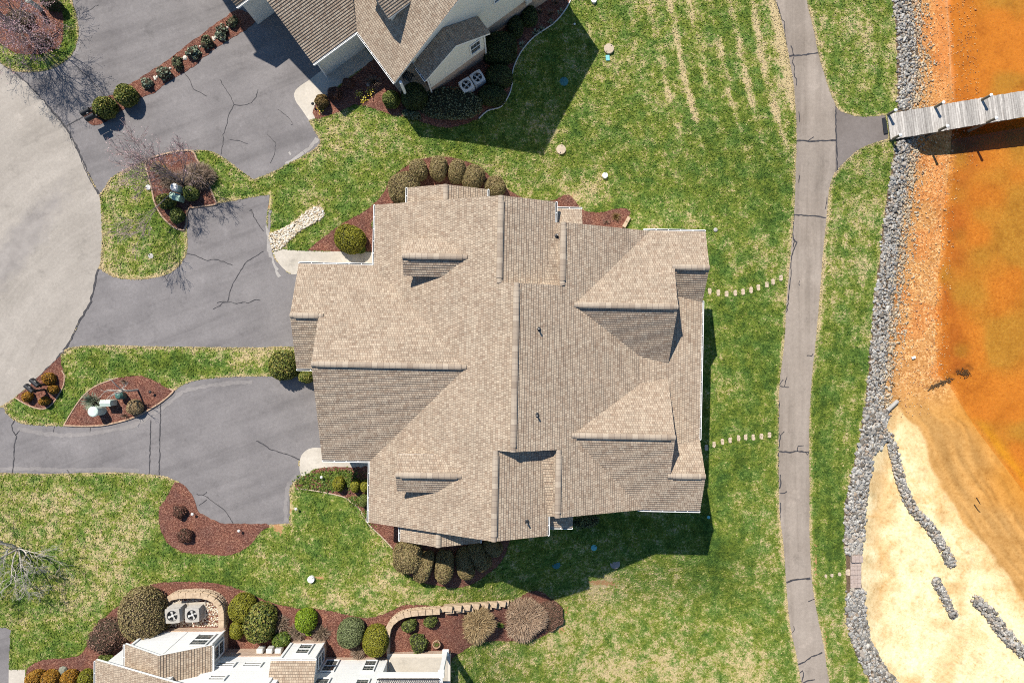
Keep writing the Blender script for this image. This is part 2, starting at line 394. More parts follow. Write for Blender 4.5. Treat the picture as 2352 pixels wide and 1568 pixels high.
    a = n.noise(5, 6, .78); c = n.mix(1.0, c, n.ramp(a, [(.30, (.66, .56, .42)), (.43, (.93, .90, .85)), (.55, (1.02, 1.02, 1.02)), (.7, (1.1, 1.14, 1.2))]), 'MULTIPLY')
    spk = n.noise(16, 3, .8); c = n.mix(n.math('MULTIPLY', n.attr('speck'), n.ramp(spk, [(.635, 0.0), (.68, .85)])), c, (.12, .05, .012))
    a = n.noise(55, 2, .8); c = n.mix(1.0, c, n.ramp(a, [(.3, .86), (.7, 1.12)]), 'MULTIPLY')
    n.bump(n.math('ADD', n.noise(9, 4), n.math('MULTIPLY', n.voro(11), n.math('MULTIPLY', gv, 1.5))), .35, .04)
    MAT['bed'] = n.col(c)
    # water: thin clear amber sheet
    m = bpy.data.materials.new('shallow_water'); m.use_nodes = True; t = m.node_tree; t.nodes.clear()
    out = t.nodes.new('ShaderNodeOutputMaterial'); mx = t.nodes.new('ShaderNodeMixShader'); tr = t.nodes.new('ShaderNodeBsdfTransparent'); gl = t.nodes.new('ShaderNodeBsdfGlossy'); fr = t.nodes.new('ShaderNodeFresnel')
    tr.inputs[0].default_value = (.985, .93, .80, 1); gl.inputs['Roughness'].default_value = .05; fr.inputs[0].default_value = 1.33
    t.links.new(fr.outputs[0], mx.inputs[0]); t.links.new(tr.outputs[0], mx.inputs[1]); t.links.new(gl.outputs[0], mx.inputs[2]); t.links.new(mx.outputs[0], out.inputs[0])
    nz = t.nodes.new('ShaderNodeTexNoise'); nz.inputs['Scale'].default_value = 2.5; bp = t.nodes.new('ShaderNodeBump'); bp.inputs['Strength'].default_value = .05
    t.links.new(nz.outputs[0], bp.inputs['Height']); t.links.new(bp.outputs[0], gl.inputs['Normal']); MAT['water'] = m
materials()
# ------------------------------------------------------------------ plan outlines
def cr(pts, k=6, closed=True):
    """Catmull-Rom through plan points; a point given as (u, v, 1) is a sharp corner"""
    n = len(pts); out = []
    rngi = range(n if closed else n-1)
    for i in rngi:
        p0 = pts[(i-1) % n] if (closed or i > 0) else pts[i]
        p1 = pts[i]; p2 = pts[(i+1) % n]
        p3 = pts[(i+2) % n] if (closed or i+2 < n) else p2
        if len(p1) > 2: p0 = p1
        if len(p2) > 2: p3 = p2
        L = math.hypot(p2[0]-p1[0], p2[1]-p1[1]); kk = max(1, min(k*3, int(L/7)))
        for j in range(kk):
            t = j/kk; t2 = t*t; t3 = t2*t; q = []
            for a in (0, 1):
                q.append(.5*((2*p1[a])+(-p0[a]+p2[a])*t+(2*p0[a]-5*p1[a]+4*p2[a]-p3[a])*t2+(-p0[a]+3*p1[a]-3*p2[a]+p3[a])*t3))
            out.append((q[0], q[1]))
    if not closed: out.append((pts[-1][0], pts[-1][1]))
    return out
def rough_edge(pts, amp):
    if amp <= 0: return pts
    out = []
    n = len(pts)
    for i, p in enumerate(pts):
        q = pts[(i+1) % n]; L = math.hypot(q[0]-p[0], q[1]-p[1]); k = max(1, int(L/5))
        for j in range(k):
            t = j/k
            out.append((p[0]+(q[0]-p[0])*t+random.gauss(0, amp), p[1]+(q[1]-p[1])*t+random.gauss(0, amp)))
    return out
def sheet(name, poly, dz, mat, parent=None, kind='structure', step=16, rough=0.0, label=None):
    poly = rough_edge(poly, rough)
    cl = [poly[0]]
    for p in poly[1:]:
        if math.hypot(p[0]-cl[-1][0], p[1]-cl[-1][1]) > .4: cl.append(p)
    bm = bmesh.new()
    f = bm.faces.new([bm.verts.new((p[0], -p[1], 0)) for p in cl])
    f.normal_update(); bmesh.ops.triangulate(bm, faces=[f], ngon_method='EAR_CLIP')
    us = [p[0] for p in cl]; vs = [-p[1] for p in cl]
    for ax, lo, hi in ((0, min(us), max(us)), (1, min(vs), max(vs))):
        x = math.ceil(lo/step)*step+.37
        while x < hi:
            co = [0, 0, 0]; no = [0, 0, 0]; co[ax] = x; no[ax] = 1
            bmesh.ops.bisect_plane(bm, geom=bm.verts[:]+bm.edges[:]+bm.faces[:], plane_co=co, plane_no=no)
            x += step
    for v in bm.verts: v.co = G(v.co.x, -v.co.y, dz)
    bmesh.ops.recalc_face_normals(bm, faces=bm.faces[:])
    if sum(f.normal.z for f in bm.faces) < 0: bmesh.ops.reverse_faces(bm, faces=bm.faces[:])
    me = bpy.data.meshes.new(name); bm.to_mesh(me); bm.free(); me.materials.append(mat)
    o = bpy.data.objects.new(name, me); COL.objects.link(o); W[o.name] = Vector((0, 0, 0))
    if parent: o.parent = parent
    else: tag(o, label, None, None, kind)
    return o
def ribbon(mb, pts, w, dz, m=0, wob=0.0):
    """thin flat strip along a plan polyline (crack filler, edge line)"""
    pts = [(p[0], p[1]) for p in pts]; dense = []
    for i in range(len(pts)-1):
        L = math.hypot(pts[i+1][0]-pts[i][0], pts[i+1][1]-pts[i][1]); k = max(1, int(L/5))
        for j in range(k):
            t = j/k; dense.append((pts[i][0]+(pts[i+1][0]-pts[i][0])*t+random.gauss(0, wob), pts[i][1]+(pts[i+1][1]-pts[i][1])*t+random.gauss(0, wob)))
    dense.append(pts[-1]); vs = []; fs = []
    for i, p in enumerate(dense):
        a = dense[max(0, i-1)]; b = dense[min(len(dense)-1, i+1)]
        dx, dy = b[0]-a[0], b[1]-a[1]; L = math.hypot(dx, dy) or 1; h = w/2*random.uniform(.6, 1.3)
        nx, ny = -dy/L*h, dx/L*h
        vs += [G(p[0]+nx, p[1]+ny, dz), G(p[0]-nx, p[1]-ny, dz)]
    for i in range(len(dense)-1): fs.append((2*i+1, 2*i+3, 2*i+2, 2*i))
    mb.add(vs, fs, m)
def q1(l, ox, oy): return [(ox+x/4, oy+y/4) for x, y in l]
# paved areas
road = [(-160, -60, 1), (0, 100, 1)]+[(25, 160, 1), (60, 190), (100, 232), (150, 290), (180, 345), (200, 392), (215, 425), (228, 447), (232, 480), (234, 542), (231, 604), (226, 617), (207, 692), (187, 730), (160, 784), (140, 814), (95, 859), (32, 914), (0, 934), (-60, 965, 1), (-900, 1100, 1), (-900, -60, 1)]
road = [(-900, -300, 1), (-200, -300, 1), (-90, 60, 1), (0, 143), (28, 163), (60, 190), (100, 232), (150, 290), (180, 345), (200, 392), (215, 425), (228, 447), (232, 480), (234, 542), (231, 604), (226, 617), (207, 692), (187, 730), (160, 784), (140, 814), (95, 859), (32, 914), (0, 934), (-80, 985, 1), (-900, 1300, 1)]
drive_n = [(165, -60, 1), (165, 0), (175, 32), (180, 75), (172, 112), (150, 140), (112, 160), (62, 166), (28, 163, 1), (60, 190), (100, 232), (150, 290), (180, 345), (200, 392), (228, 447, 1), (242, 430), (252, 412), (275, 396), (315, 377), (342, 367), (390, 352), (445, 346), (462, 345), (490, 350), (520, 367), (547, 387), (582, 413, 1), (633, 392), (663, 375), (698, 357), (728, 338), (735, 322), (723, 302), (710, 277, 1), (760, 230, 1), (850, 60, 1), (850, -60, 1)]
drive_m = [(231, 618, 1), (226, 617), (207, 692), (187, 730), (160, 784), (142, 805, 1), (175, 796), (250, 793), (375, 796), (588, 798), (640, 796), (760, 800, 1), (760, 628, 1), (700, 625, 1), (668, 629), (648, 613), (630, 590), (622, 560), (614, 522), (613, 499), (618, 460), (619, 447, 1), (588, 451), (540, 460), (500, 467), (435, 478), (429, 487), (429, 529), (430, 567), (425, 589), (410, 612), (385, 629), (350, 638), (312, 642), (270, 638), (250, 630)]
drive_s = [(-300, 1010, 1), (-80, 975), (0, 934), (12, 946), (32, 964), (62, 974), (150, 978), (207, 978), (240, 975), (300, 959), (357, 931), (400, 896), (430, 879), (462, 871), (525, 865), (588, 864), (650, 864), (760, 866, 1), (760, 1040, 1), (735, 1060, 1), (689, 1054), (689, 1079), (692, 1094), (673, 1109), (666, 1121), (665, 1176), (665, 1201, 1), (600, 1205), (540, 1204), (510, 1203), (480, 1197), (467, 1183), (455, 1174), (440, 1138), (420, 1113), (402, 1103), (375, 1093), (325, 1088), (275, 1085), (200, 1086), (100, 1088), (0, 1086), (-300, 1086, 1)]
drive_w = [(-120, 1441, 1), (15, 1441), (23, 1460), (22, 1500), (21, 1538), (20, 1620, 1), (-120, 1620, 1)]
path = [(1700, -900, 1), (1745, -200), (1765, -80), (1781, 0), (1792, 38), (1801, 75), (1811, 128), (1823, 200), (1829, 300), (1827, 392), (1823, 492), (1815, 592), (1806, 692), (1801, 784), (1790, 884), (1788, 984), (1788, 1084), (1790, 1176), (1799, 1251), (1805, 1336), (1813, 1426), (1830, 1511), (1840, 1568), (1858, 1650), (1990, 2400, 1), (2070, 2400, 1), (1928, 1650), (1906, 1568), (1891, 1476), (1876, 1401), (1865, 1326), (1860, 1226), (1860, 1176), (1860, 1109), (1859, 1034), (1860, 959), (1864, 884), (1870, 821), (1874, 784), (1883, 684), (1891, 579), (1899, 499), (1904, 442), (1911, 412), (1922, 388, 1), (1922, 246, 1), (1903, 200), (1880, 122), (1871, 75), (1853, 0), (1840, -80), (1820, -200), (1780, -900, 1)]
spur = [(1919, 238, 1), (1926, 252), (1956, 264), (1986, 268), (2034, 265, 1), (2041, 319, 1), (2004, 330), (1976, 342), (1951, 362), (1926, 387), (1919, 402, 1)]
walk_nw = [(648, 572, 1), (705, 576), (900, 580, 1), (900, 640, 1), (690, 640, 1), (684, 628, 1), (670, 630), (648, 614), (632, 592), (626, 580)]
pad_s = [(760, 1029, 1), (718, 1028), (698, 1038), (689, 1054), (688, 1079), (694, 1096, 1), (708, 1088), (738, 1074), (860, 1076, 1), (860, 1030, 1)]
walk_n = [(713, 182, 1), (738, 162, 1), (828, 95, 1), (859, 137, 1), (750, 217), (735, 228), (723, 241), (724, 272, 1), (710, 277, 1), (693, 252), (678, 230), (679, 207)]
walk_w = [(20, 1537, 1), (58, 1537, 1), (64, 1640, 1), (19, 1640, 1)]
# planting beds
bed_island_nw = [(135, -60, 1), (136, 0), (145, 37), (145, 82), (132, 110), (105, 122), (75, 126), (37, 122), (0, 100), (-60, 60), (-60, -60, 1)]
bed_strip = [(545, 20, 1), (487, 60), (425, 107), (375, 145), (300, 192), (265, 217), (245, 222), (205, 247), (192, 262), (207, 285), (232, 285), (270, 262), (312, 230), (355, 212), (380, 192), (437, 157), (497, 110), (562, 70), (600, 40, 1)]
bed_nfront = [(723, 242), (724, 272), (750, 267), (780, 257), (800, 247), (823, 241), (850, 246), (875, 255), (900, 265), (923, 267), (958, 277), (988, 287), (1025, 294), (1063, 287), (1100, 272), (1120, 253), (1150, 245), (1168, 220), (1176, 195), (1178, 162), (1191, 130), (1208, 105), (1231, 82), (1271, 55), (1296, 27), (1311, 0), (1330, -60, 1), (1200, -60, 1), (1050, 120, 1), (950, 160, 1), (858, 136, 1), (760, 215)]
bed_island = [(339, 370), (390, 352), (440, 347), (452, 364), (467, 392), (480, 424), (495, 459), (499, 469, 1), (435, 478), (430, 488), (429, 518), (423, 529), (400, 522), (375, 499), (357, 467), (350, 434), (342, 404)]
bed_house_n = [(705, 576, 1), (738, 549), (788, 512), (826, 492), (863, 464), (883, 439), (895, 412), (918, 392), (943, 375), (975, 364), (1025, 360), (1063, 368), (1100, 383), (1125, 404), (1150, 424), (1176, 440), (1201, 454), (1261, 461), (1288, 452), (1306, 449), (1326, 467), (1336, 481), (1366, 488), (1396, 484), (1426, 478), (1441, 479), (1447, 489), (1443, 502), (1431, 526, 1), (1420, 600, 1), (900, 600, 1), (870, 578, 1)]
bed_mail = [(140, 814, 1), (143, 844), (149, 861), (147, 884), (137, 904), (122, 926), (105, 938), (82, 936), (57, 926), (35, 912, 1), (95, 859)]
bed_leaf = [(147, 977, 1), (175, 931), (200, 901), (225, 884), (262, 870), (300, 863), (325, 863), (350, 871), (375, 886), (400, 896, 1), (375, 920), (337, 944), (300, 960), (240, 975), (187, 978)]
bed_drive = [(402, 1105, 1), (382, 1141), (367, 1166), (364, 1185), (370, 1221), (390, 1251), (425, 1268), (475, 1272), (525, 1275), (550, 1266), (580, 1246), (596, 1224), (618, 1206), (610, 1202), (540, 1202), (505, 1200), (467, 1181), (455, 1172), (440, 1136), (420, 1111)]
bed_house_s = [(700, 1092), (738, 1074), (795, 1072), (900, 1072, 1), (1180, 1190, 1), (1172, 1240), (1150, 1290), (1110, 1325), (1075, 1344), (1038, 1350), (998, 1343), (968, 1337), (948, 1325), (920, 1310), (904, 1285), (900, 1258), (876, 1231), (845, 1201), (826, 1168), (808, 1154), (788, 1140), (728, 1127), (680, 1123), (682, 1104)]
bed_south = [(60, 1538, 1), (75, 1523), (105, 1513), (175, 1506), (200, 1481), (225, 1441), (250, 1408), (290, 1378), (337, 1348), (370, 1337), (437, 1335), (495, 1338), (550, 1353), (588, 1368), (625, 1383), (688, 1396), (725, 1397), (775, 1406), (833, 1417), (870, 1413), (898, 1401), (935, 1386, 1), (1000, 1390), (1100, 1388), (1170, 1382), (1191, 1373), (1215, 1358), (1240, 1356), (1270, 1378), (1291, 1401), (1286, 1426), (1261, 1451), (1238, 1464), (1188, 1472), (1138, 1471), (1088, 1478), (1063, 1496), (1038, 1511), (1036, 1520, 1), (880, 1530, 1), (700, 1620, 1), (62, 1640, 1)]
creek = [(618, 539), (635, 532), (670, 514), (700, 489), (720, 477), (733, 474), (743, 483), (743, 497), (728, 509), (695, 527), (670, 547), (650, 567), (640, 574), (627, 578), (621, 560)]
ac_gravel = [(385, 1385), (395, 1372), (420, 1363), (475, 1362), (500, 1371), (510, 1390), (514, 1438, 1), (384, 1438, 1)]
BEDS = [('bed_nw', bed_island_nw), ('strip', bed_strip), ('nfront', bed_nfront), ('island', bed_island), ('house_n', bed_house_n), ('mail', bed_mail), ('leaf', bed_leaf), ('drive', bed_drive), ('house_s', bed_house_s), ('south', bed_south)]
# ------------------------------------------------------------------ lawn
def seg_dist(U, V, poly):
    d = np.full(U.shape, 1e9)
    n = len(poly)
    for i in range(n):
        a = poly[i]; b = poly[(i+1) % n]
        dx, dy = b[0]-a[0], b[1]-a[1]; L2 = dx*dx+dy*dy
        if L2 < 1e-6: continue
        t = np.clip(((U-a[0])*dx+(V-a[1])*dy)/L2, 0, 1)
        d = np.minimum(d, (U-a[0]-t*dx)**2+(V-a[1]-t*dy)**2)
    return np.sqrt(d)
def grid_axis(lo, hi, step):
    a = np.arange(lo, hi+.01, step)
    out = []; x = step*4; p = lo
    while p > -14000: p -= x; x *= 1.6; out.append(p)
    out2 = []; x = step*4; p = hi
    while p < 15000: p += x; x *= 1.6; out2.append(p)
    return np.array(out[::-1]+list(a)+out2)
def vnoise(U, V, sc, seed):
    r = np.random.default_rng(seed); g = r.random((64, 64))
    x = U/sc; y = V/sc; xi = np.floor(x).astype(int); yi = np.floor(y).astype(int)
    fx = x-xi; fy = y-yi; fx = fx*fx*(3-2*fx); fy = fy*fy*(3-2*fy)
    a = g[xi % 64, yi % 64]; b = g[(xi+1) % 64, yi % 64]; c = g[xi % 64, (yi+1) % 64]; d = g[(xi+1) % 64, (yi+1) % 64]
    return (a*(1-fx)+b*fx)*(1-fy)+(c*(1-fx)+d*fx)*fy
VAX = grid_axis(-40, 1610, 5)
def lawn():
    base = np.arange(-40, 2100.01, 5.0)
    left = [];p = -40; x = 20
    while p > -14000: p -= x; x *= 1.6; left.append(p)
    nu = len(left)+len(base)
    rows = []
    left = np.array(left[::-1])
    for v in VAX:
        e = xL(v)+28
        rows.append(np.concatenate([left, -40+(base+40)*(e+40)/2140.0]))
    U = np.array(rows); V = np.repeat(VAX[:, None], nu, 1)
    vt = np.empty((U.size, 3))
    uf, vf = U.ravel(), V.ravel()
    for i in range(U.size): vt[i] = G(uf[i], vf[i])
    nr, nc = U.shape
    idx = np.arange(nr*nc).reshape(nr, nc)
    faces = np.stack([idx[:-1, :-1], idx[1:, :-1], idx[1:, 1:], idx[:-1, 1:]], -1).reshape(-1, 4)
    # how dry the turf is, place by place
    D = .385+.14*(vnoise(U, V, 150, 1)-.5)+.20*(vnoise(U, V, 55, 2)-.5)+.22*(vnoise(U, V, 20, 3)-.5)
    def blob(u, v, ru, rv, a, rot=0):
        c, s = math.cos(rot), math.sin(rot); x = (U-u)*c+(V-v)*s; y = -(U-u)*s+(V-v)*c
        return a*np.exp(-((x/ru)**2+(y/rv)**2))
    for b in [(820, 330, 120, 60, .12), (1390, 440, 110, 40, .16), (1330, 460, 40, 22, .15), (700, 470, 60, 40, .08), (560, 832, 45, 22, .32), (600, 812, 40, 12, .3),
              (255, 1250, 80, 60, .17), (300, 1210, 45, 25, .25), (210, 1290, 60, 40, .10), (60, 1130, 120, 40, .13), (150, 1180, 120, 50, .1), (20, 1230, 60, 60, .15), (120, 1370, 90, 60, .12), (240, 1350, 60, 40, .12), (200, 1420, 50, 30, .1),
              (850, 1340, 110, 60, .11), (690, 1370, 90, 25, .18), (800, 1390, 80, 25, .14), (620, 1300, 60, 30, .08), (960, 1370, 70, 18, .05),
              (1120, 1530, 130, 60, .18), (1250, 1500, 70, 60, .12), (1400, 1540, 90, 40, .23), (1560, 1540, 120, 45, .21), (1700, 1520, 70, 50, .16), (1400, 1340, 40, 30, .14), (1370, 1370, 20, 40, .2), (1600, 1440, 30, 20, .2), (1680, 1480, 60, 50, .08), (1500, 1480, 60, 60, .06), (1300, 1460, 60, 25, .15), (1740, 1560, 40, 60, .2),
              (1800, 60, 22, 90, .34), (1800, 220, 18, 55, .3), (1806, 300, 12, 40, .25), (1795, 20, 30, 40, .3), (1760, 600, 22, 25, .22), (1765, 680, 30, 12, .2), (1790, 690, 10, 20, .25), (1700, 1300, 25, 40, .14),
              (1890, 560, 10, 120, .14), (1885, 700, 12, 130, .22), (1912, 600, 12, 120, .12), (1930, 960, 35, 40, .22), (1925, 1110, 35, 30, .2), (1910, 1400, 30, 90, .2), (1985, 620, 32, 150, .15), (1960, 90, 60, 80, .10), (1885, 110, 20, 100, .06), (1960, 350, 40, 15, .1), (1930, 1530, 30, 50, .12),
              (255, 430, 28, 32, .2), (250, 560, 20, 80, .16), (290, 600, 90, 30, .14), (400, 600, 40, 25, .12), (360, 480, 30, 60, -.08), (340, 550, 60, 35, -.10),
              (1700, 350, 130, 110, -.10), (1560, 420, 140, 60, -.04), (1600, 1250, 90, 90, -.10), (1700, 800, 110, 260, -.10), (1700, 1120, 80, 160, -.07), (1780, 440, 30, 120, -.14), (1640, 1200, 60, 120, -.1), (420, 840, 150, 25, -.12), (250, 840, 90, 30, -.08), (560, 1330, 150, 30, -.07), (340, 1280, 40, 40, -.08), (250, 1400, 40, 40, -.04), (1130, 1345, 120, 16, -.12), (1000, 1330, 60, 20, -.08), (160, 60, 25, 90, -.1), (1900, 1080, 25, 120, -.14), (1915, 1260, 40, 90, -.16), (1990, 250, 60, 40, -.08), (1930, 150, 60, 60, -.06), (720, 320, 60, 40, -.06), (1180, 340, 60, 30, -.04), (750, 1200, 60, 60, -.08), (1900, 880, 30, 90, -.12)]:
        D += blob(*b)
    # mower tracks of dry turf on the north lawn, curving slightly
    x = (U-1560)-.21*(V-120)-.00022*(V-120)**2; per = 47.0
    ph = np.abs(((x/per) % 1.0)-.5)*2
    win = np.clip((U-1440+.25*(120-V))/130, 0, 1)*np.clip((400-V)/150, 0, 1)*(U < 1822)*(V > -150)
    D += win*np.clip((ph-.46)*2.2, 0, 1)*np.clip(.06+.85*vnoise(x, V*.6, 22, 9)*(.45+.75*vnoise(U, V, 90, 10)), 0, .6)
    D += win*.03
    # fainter stripes elsewhere
    ph = np.abs((((U+.12*V)/38.0) % 1.0)-.5)*2
    D += .07*(ph-.5)*np.clip((U-1050)/200, 0, 1)*(U < 1850)*np.clip((V-1200)/150, 0, 1)
    ph = np.abs((((U+.17*(V-700)*(V < 1000))/27.0) % 1.0)-.5)*2
    D += .12*(ph-.5)*(U > 1850)
    # dry fringe along paving
    inside = (V > -45) & (V < 1612) & (U > -45)
    F = np.full(U.shape, 999.0)
    for poly, wd in ((cr(drive_n), 5), (cr(drive_m), 7), (cr(drive_s), 6), (cr(path), 6), (cr(spur), 5), (cr(creek), 3), (cr(road), 5)):
        dd = seg_dist(U, V, poly); D += .38*np.exp(-(dd/wd)**2)*(0.5+vnoise(U, V, 18, 5))*inside
    nrm = np.array(XL_U); e = np.interp(V, XL_V, XL_U)-U
    D += .22*np.exp(-(e/8.0)**2)
    B = np.zeros(U.shape)
    for b in [(1366, 1336, 22, 10, .62), (1395, 1338, 25, 8, .62), (1418, 1345, 12, 6, .5), (1290, 1440, 12, 40, .6), (1305, 1398, 10, 12, .5), (723, 1326, 12, 7, .62), (738, 1326, 10, 6, .6), (1322, 1288, 10, 6, .4), (640, 1215, 14, 26, .62), (605, 1210, 40, 5, .6), (668, 1170, 5, 40, .6), (1310, 1270, 8, 16, .3), (40, 1440, 10, 6, .5), (1455, 170, 0, 0, 0) , (1398, 76, 12, 6, .45), (618, 470, 5, 60, .5), (617, 560, 6, 30, .55), (1873, 1300, 4, 90, .62), (1896, 1470, 5, 80, .6), (1867, 1120, 4, 120, .5), (1870, 820, 4, 120, .35), (700, 365, 40, 4, .4), (1310, 452, 26, 9, .55), (2062, 130, 5, 25, .55), (1998, 860, 5, 60, .5), (866, 1238, 12, 30, .4)]:
        if b[2] > 0: B += blob(*b)
    global LAWN; LAWN = (U, D, B)
    o = mesh('lawn', vt, faces, MAT['lawn'], attrs={'dry': D.ravel(), 'bare': B.ravel()}, smooth=True)
    tag(o, 'mown spring lawn with dry tan patches and mower stripes', 'lawn', None, 'structure')
def in_poly(u, v, poly):
    c = np.zeros(len(u), dtype=bool); n = len(poly)
    for i in range(n):
        a, b = poly[i], poly[(i+1) % n]
        if a[1] == b[1]: continue
        k = (a[1] > v) != (b[1] > v); x = (b[0]-a[0])*(v-a[1])/(b[1]-a[1])+a[0]; c ^= k & (u < x)
    return c
def grass(n):
    polys = [cr(p) for p in (road, drive_n, drive_m, drive_s, drive_w, path, spur, walk_nw, pad_s, walk_n, walk_w, creek, ac_gravel)]+[cr(p) for _, p in BEDS]
    r = np.random.default_rng(99); u = r.uniform(-20, 2070, n); v = r.uniform(-20, 1590, n)
    # extra blades along every edge so that turf overlaps the paving a little
    eu, ev = [], []
    for p in polys:
        for i in range(len(p)):
            a, b = p[i], p[(i+1) % len(p)]; L = math.hypot(b[0]-a[0], b[1]-a[1]); k = int(L*2.2)
            if L > 60 or k < 1: continue
            t = r.random(k); eu.append(a[0]+(b[0]-a[0])*t+r.normal(0, 1.5, k)); ev.append(a[1]+(b[1]-a[1])*t+r.normal(0, 1.5, k))
    u = np.concatenate([u]+eu); v = np.concatenate([v]+ev)
    ok = (u < np.interp(v, XL_V, XL_U)-2) & (u > -25) & (v > -25) & (v < 1600) & ~((u > 760) & (u < 1590) & (v > 560) & (v < 1170))
    for p in polys: ok &= ~in_poly(u, v, p)
    u = u[ok]; v = v[ok]; m = len(u)
    U, D, B = LAWN; base = int(np.searchsorted(VAX, -40)); ri = np.clip(base+np.round((v+40)/5).astype(int), 0, len(VAX)-1); nl = U.shape[1]-len(np.arange(-40, 2100.01, 5.0))
    e = np.interp(v, XL_V, XL_U)+28; ci = np.clip(nl+np.round((u+40)/(e+40)*428).astype(int), 0, U.shape[1]-1)
    d = D[ri, ci]; bb = B[ri, ci]
    keep = bb < .3; u, v, d, bb = u[keep], v[keep], d[keep], bb[keep]; m = len(u)
    c = np.array([tuple(G(a, b, .03)) for a, b in zip(u, v)])
    q, f = quads(c, np.tile([0, 0, 1.0], (m, 1)), .055, .42)
    q[:, 2] = np.maximum(q[:, 2], np.repeat(c[:, 2], 4)-.02)
    dd = np.repeat(d+r.normal(0, .10, m), 4)
    tag(mesh('grass', q, f, MAT['lawn'], attrs={'dry': dd, 'bare': np.repeat(bb, 4)}), 'short spring grass blades over the lawn, green with tan patches', 'grass', None, 'stuff')
def quads(cen, nor, size, tilt):
    n = len(cen); nn = nor+rng.normal(0, tilt, (n, 3)); nn /= np.linalg.norm(nn, axis=1, keepdims=True)
    a = np.cross(nn, rng.normal(0, 1, (n, 3))); a /= np.linalg.norm(a, axis=1, keepdims=True); b = np.cross(nn, a)
    s = size*rng.uniform(.6, 1.35, (n, 1)); w = s*rng.uniform(.45, .8, (n, 1))
    v = np.stack([cen-a*s, cen-b*w, cen+a*s, cen+b*w], 1).reshape(-1, 3)
    return v, np.arange(4*n).reshape(n, 4)
def lakebed():
    off = np.concatenate([np.arange(0, 420, 5.0), 420+np.cumsum(5*1.35**np.arange(1, 26))])
    U = np.array([xL(v)+6+off for v in VAX]); V = np.repeat(VAX[:, None], len(off), 1)
    uf, vf = U.ravel(), V.ravel(); vt = np.empty((U.size, 3))
    for i in range(U.size): vt[i] = G(uf[i], vf[i], -.012)
    nr, nc = U.shape; idx = np.arange(nr*nc).reshape(nr, nc)
    faces = np.stack([idx[:-1, :-1], idx[1:, :-1], idx[1:, 1:], idx[:-1, 1:]], -1).reshape(-1, 4)
    w = np.interp(V, UW_V, UW_U); s = np.interp(V, US_V, US_U)
    wob = 26*(vnoise(U, V, 60, 21)-.5)+14*(vnoise(U, V, 22, 22)-.5)
    gravel_c = np.array([.55, .275, .092]); clay = np.array([.55, .19, .045]); sand = np.array([.76, .62, .36]); sand2 = np.array([.60, .36, .14]); wet = np.array([.46, .245, .075])
    deep = np.array([.455, .182, .026]); olive = np.array([.345, .195, .032]); edge = np.array([.36, .122, .020])
    def lerp(a, b, t): return a+(b-a)*t[..., None]
    def ss(a, b, x): t = np.clip((x-a)/(b-a), 0, 1); return t*t*(3-2*t)
    up = 1-ss(860, 960, V)           # 1 = pebble shore in the north, 0 = sand in the south
    C = np.ones(U.shape+(3,))*gravel_c
    cl = np.clip(ss(2120, 2160, U)*(1-ss(120, 300, V)), 0, 1); C = lerp(C, clay, cl*.8)
    C = lerp(C, clay, ss(.55, .8, vnoise(U, V, 45, 30))*.55*up)
    sd = lerp(np.ones(U.shape+(3,))*sand, sand2, ss(.50, .80, .5*vnoise(U, V, 70, 31)+.5*vnoise(U, V, 26, 32))*.6)
    rim = ss(-70, 0, U-s+wob)
    sd = lerp(sd, sand2*np.array([1.0, .95, .8]), rim*.55)
    rx = np.interp(V, XL_V, XL_U)+70
    sd = lerp(sd, sand2, np.exp(-((U-rx)/22)**2)*.5*ss(.3, .6, vnoise(U, V, 40, 33)))
    vein = 1-np.abs(vnoise(U+.6*V+30*(vnoise(U, V, 40, 61)-.5), V-.3*U, 34, 62)-.5)*2
    sd = lerp(sd, sand2*np.array([1.05, .95, .8]), ss(.93, .99, vein)*.55*ss(.35, .6, vnoise(U, V, 60, 63)))
    fp = vnoise(U, V, 6, 64); sd = sd*(1-.16*ss(.72, .9, fp)[..., None])
    wetc = lerp(np.ones(U.shape+(3,))*wet, np.array([.48, .205, .032]), ss(0, 1, (U-s)/np.maximum(20, w-s)*1.1-.25+.5*(vnoise(U, V, 50, 65)-.5)))
    wetc = wetc*(.80+.4*vnoise((U-s)+12*(vnoise(U, V, 50, 71)-.5), V*.12, 9, 72))[..., None]
    sd = lerp(sd, wetc, ss(-2, 10, U-s+wob*.7))
    C = lerp(C, sd, 1-up)
    wob2 = 12*(vnoise(U, V, 45, 41)-.5)
    wt = ss(-10, 12, U-w+wob2*1.2)
    wc = lerp(np.ones(U.shape+(3,))*deep, edge, np.clip(np.exp(-((U-w-24)/38)**2)*(.35+.95*vnoise(U, V, 35, 43)), 0, 1)*np.clip((V-120)/200, .25, 1)*np.where(V < 860, 1, .2))
    ol = ss(.45, .75, .55*vnoise(U, V, 110, 44)+.45*vnoise(U, V, 45, 45)+.22*ss(20, 190, U-w)*ss(250, 520, V)-.10*(V < 250))
    wc = lerp(wc, olive, ol*.85)
    red = ss(.5, .75, vnoise(U, V, 80, 46))*ss(1000, 1300, V)*.6; wc = lerp(wc, np.array([.50, .185, .022]), red)
    # drowned bar beyond the sand in the south
    bar = np.exp(-((U-w-16)/14)**2)*ss(950, 1000, V); wc = lerp(wc, np.array([.50, .25, .018]), bar*.8)
    C = lerp(C, wc, wt)
    # pale strand line on the clay
    sl = np.exp(-((U-(2176+.06*V))/3.0)**2)*(V < 235)*(V > -40); C = lerp(C, np.array([.62, .34, .17]), sl*.6)
    dk = 0*U
    for i in range(14):   # drift of dark leaves along an old branch
        t = i/13; dk = np.maximum(dk, np.exp(-(((U-(2135+95*t))/7)**2+((V-(890-48*t+6*math.sin(i*2)))/5)**2))*(.6+.4*(i % 3 == 0)))
    C = lerp(C, np.array([.13, .055, .012]), np.clip(dk*(.5+1.3*vnoise(U, V, 7, 51)), 0, 1)*.85)
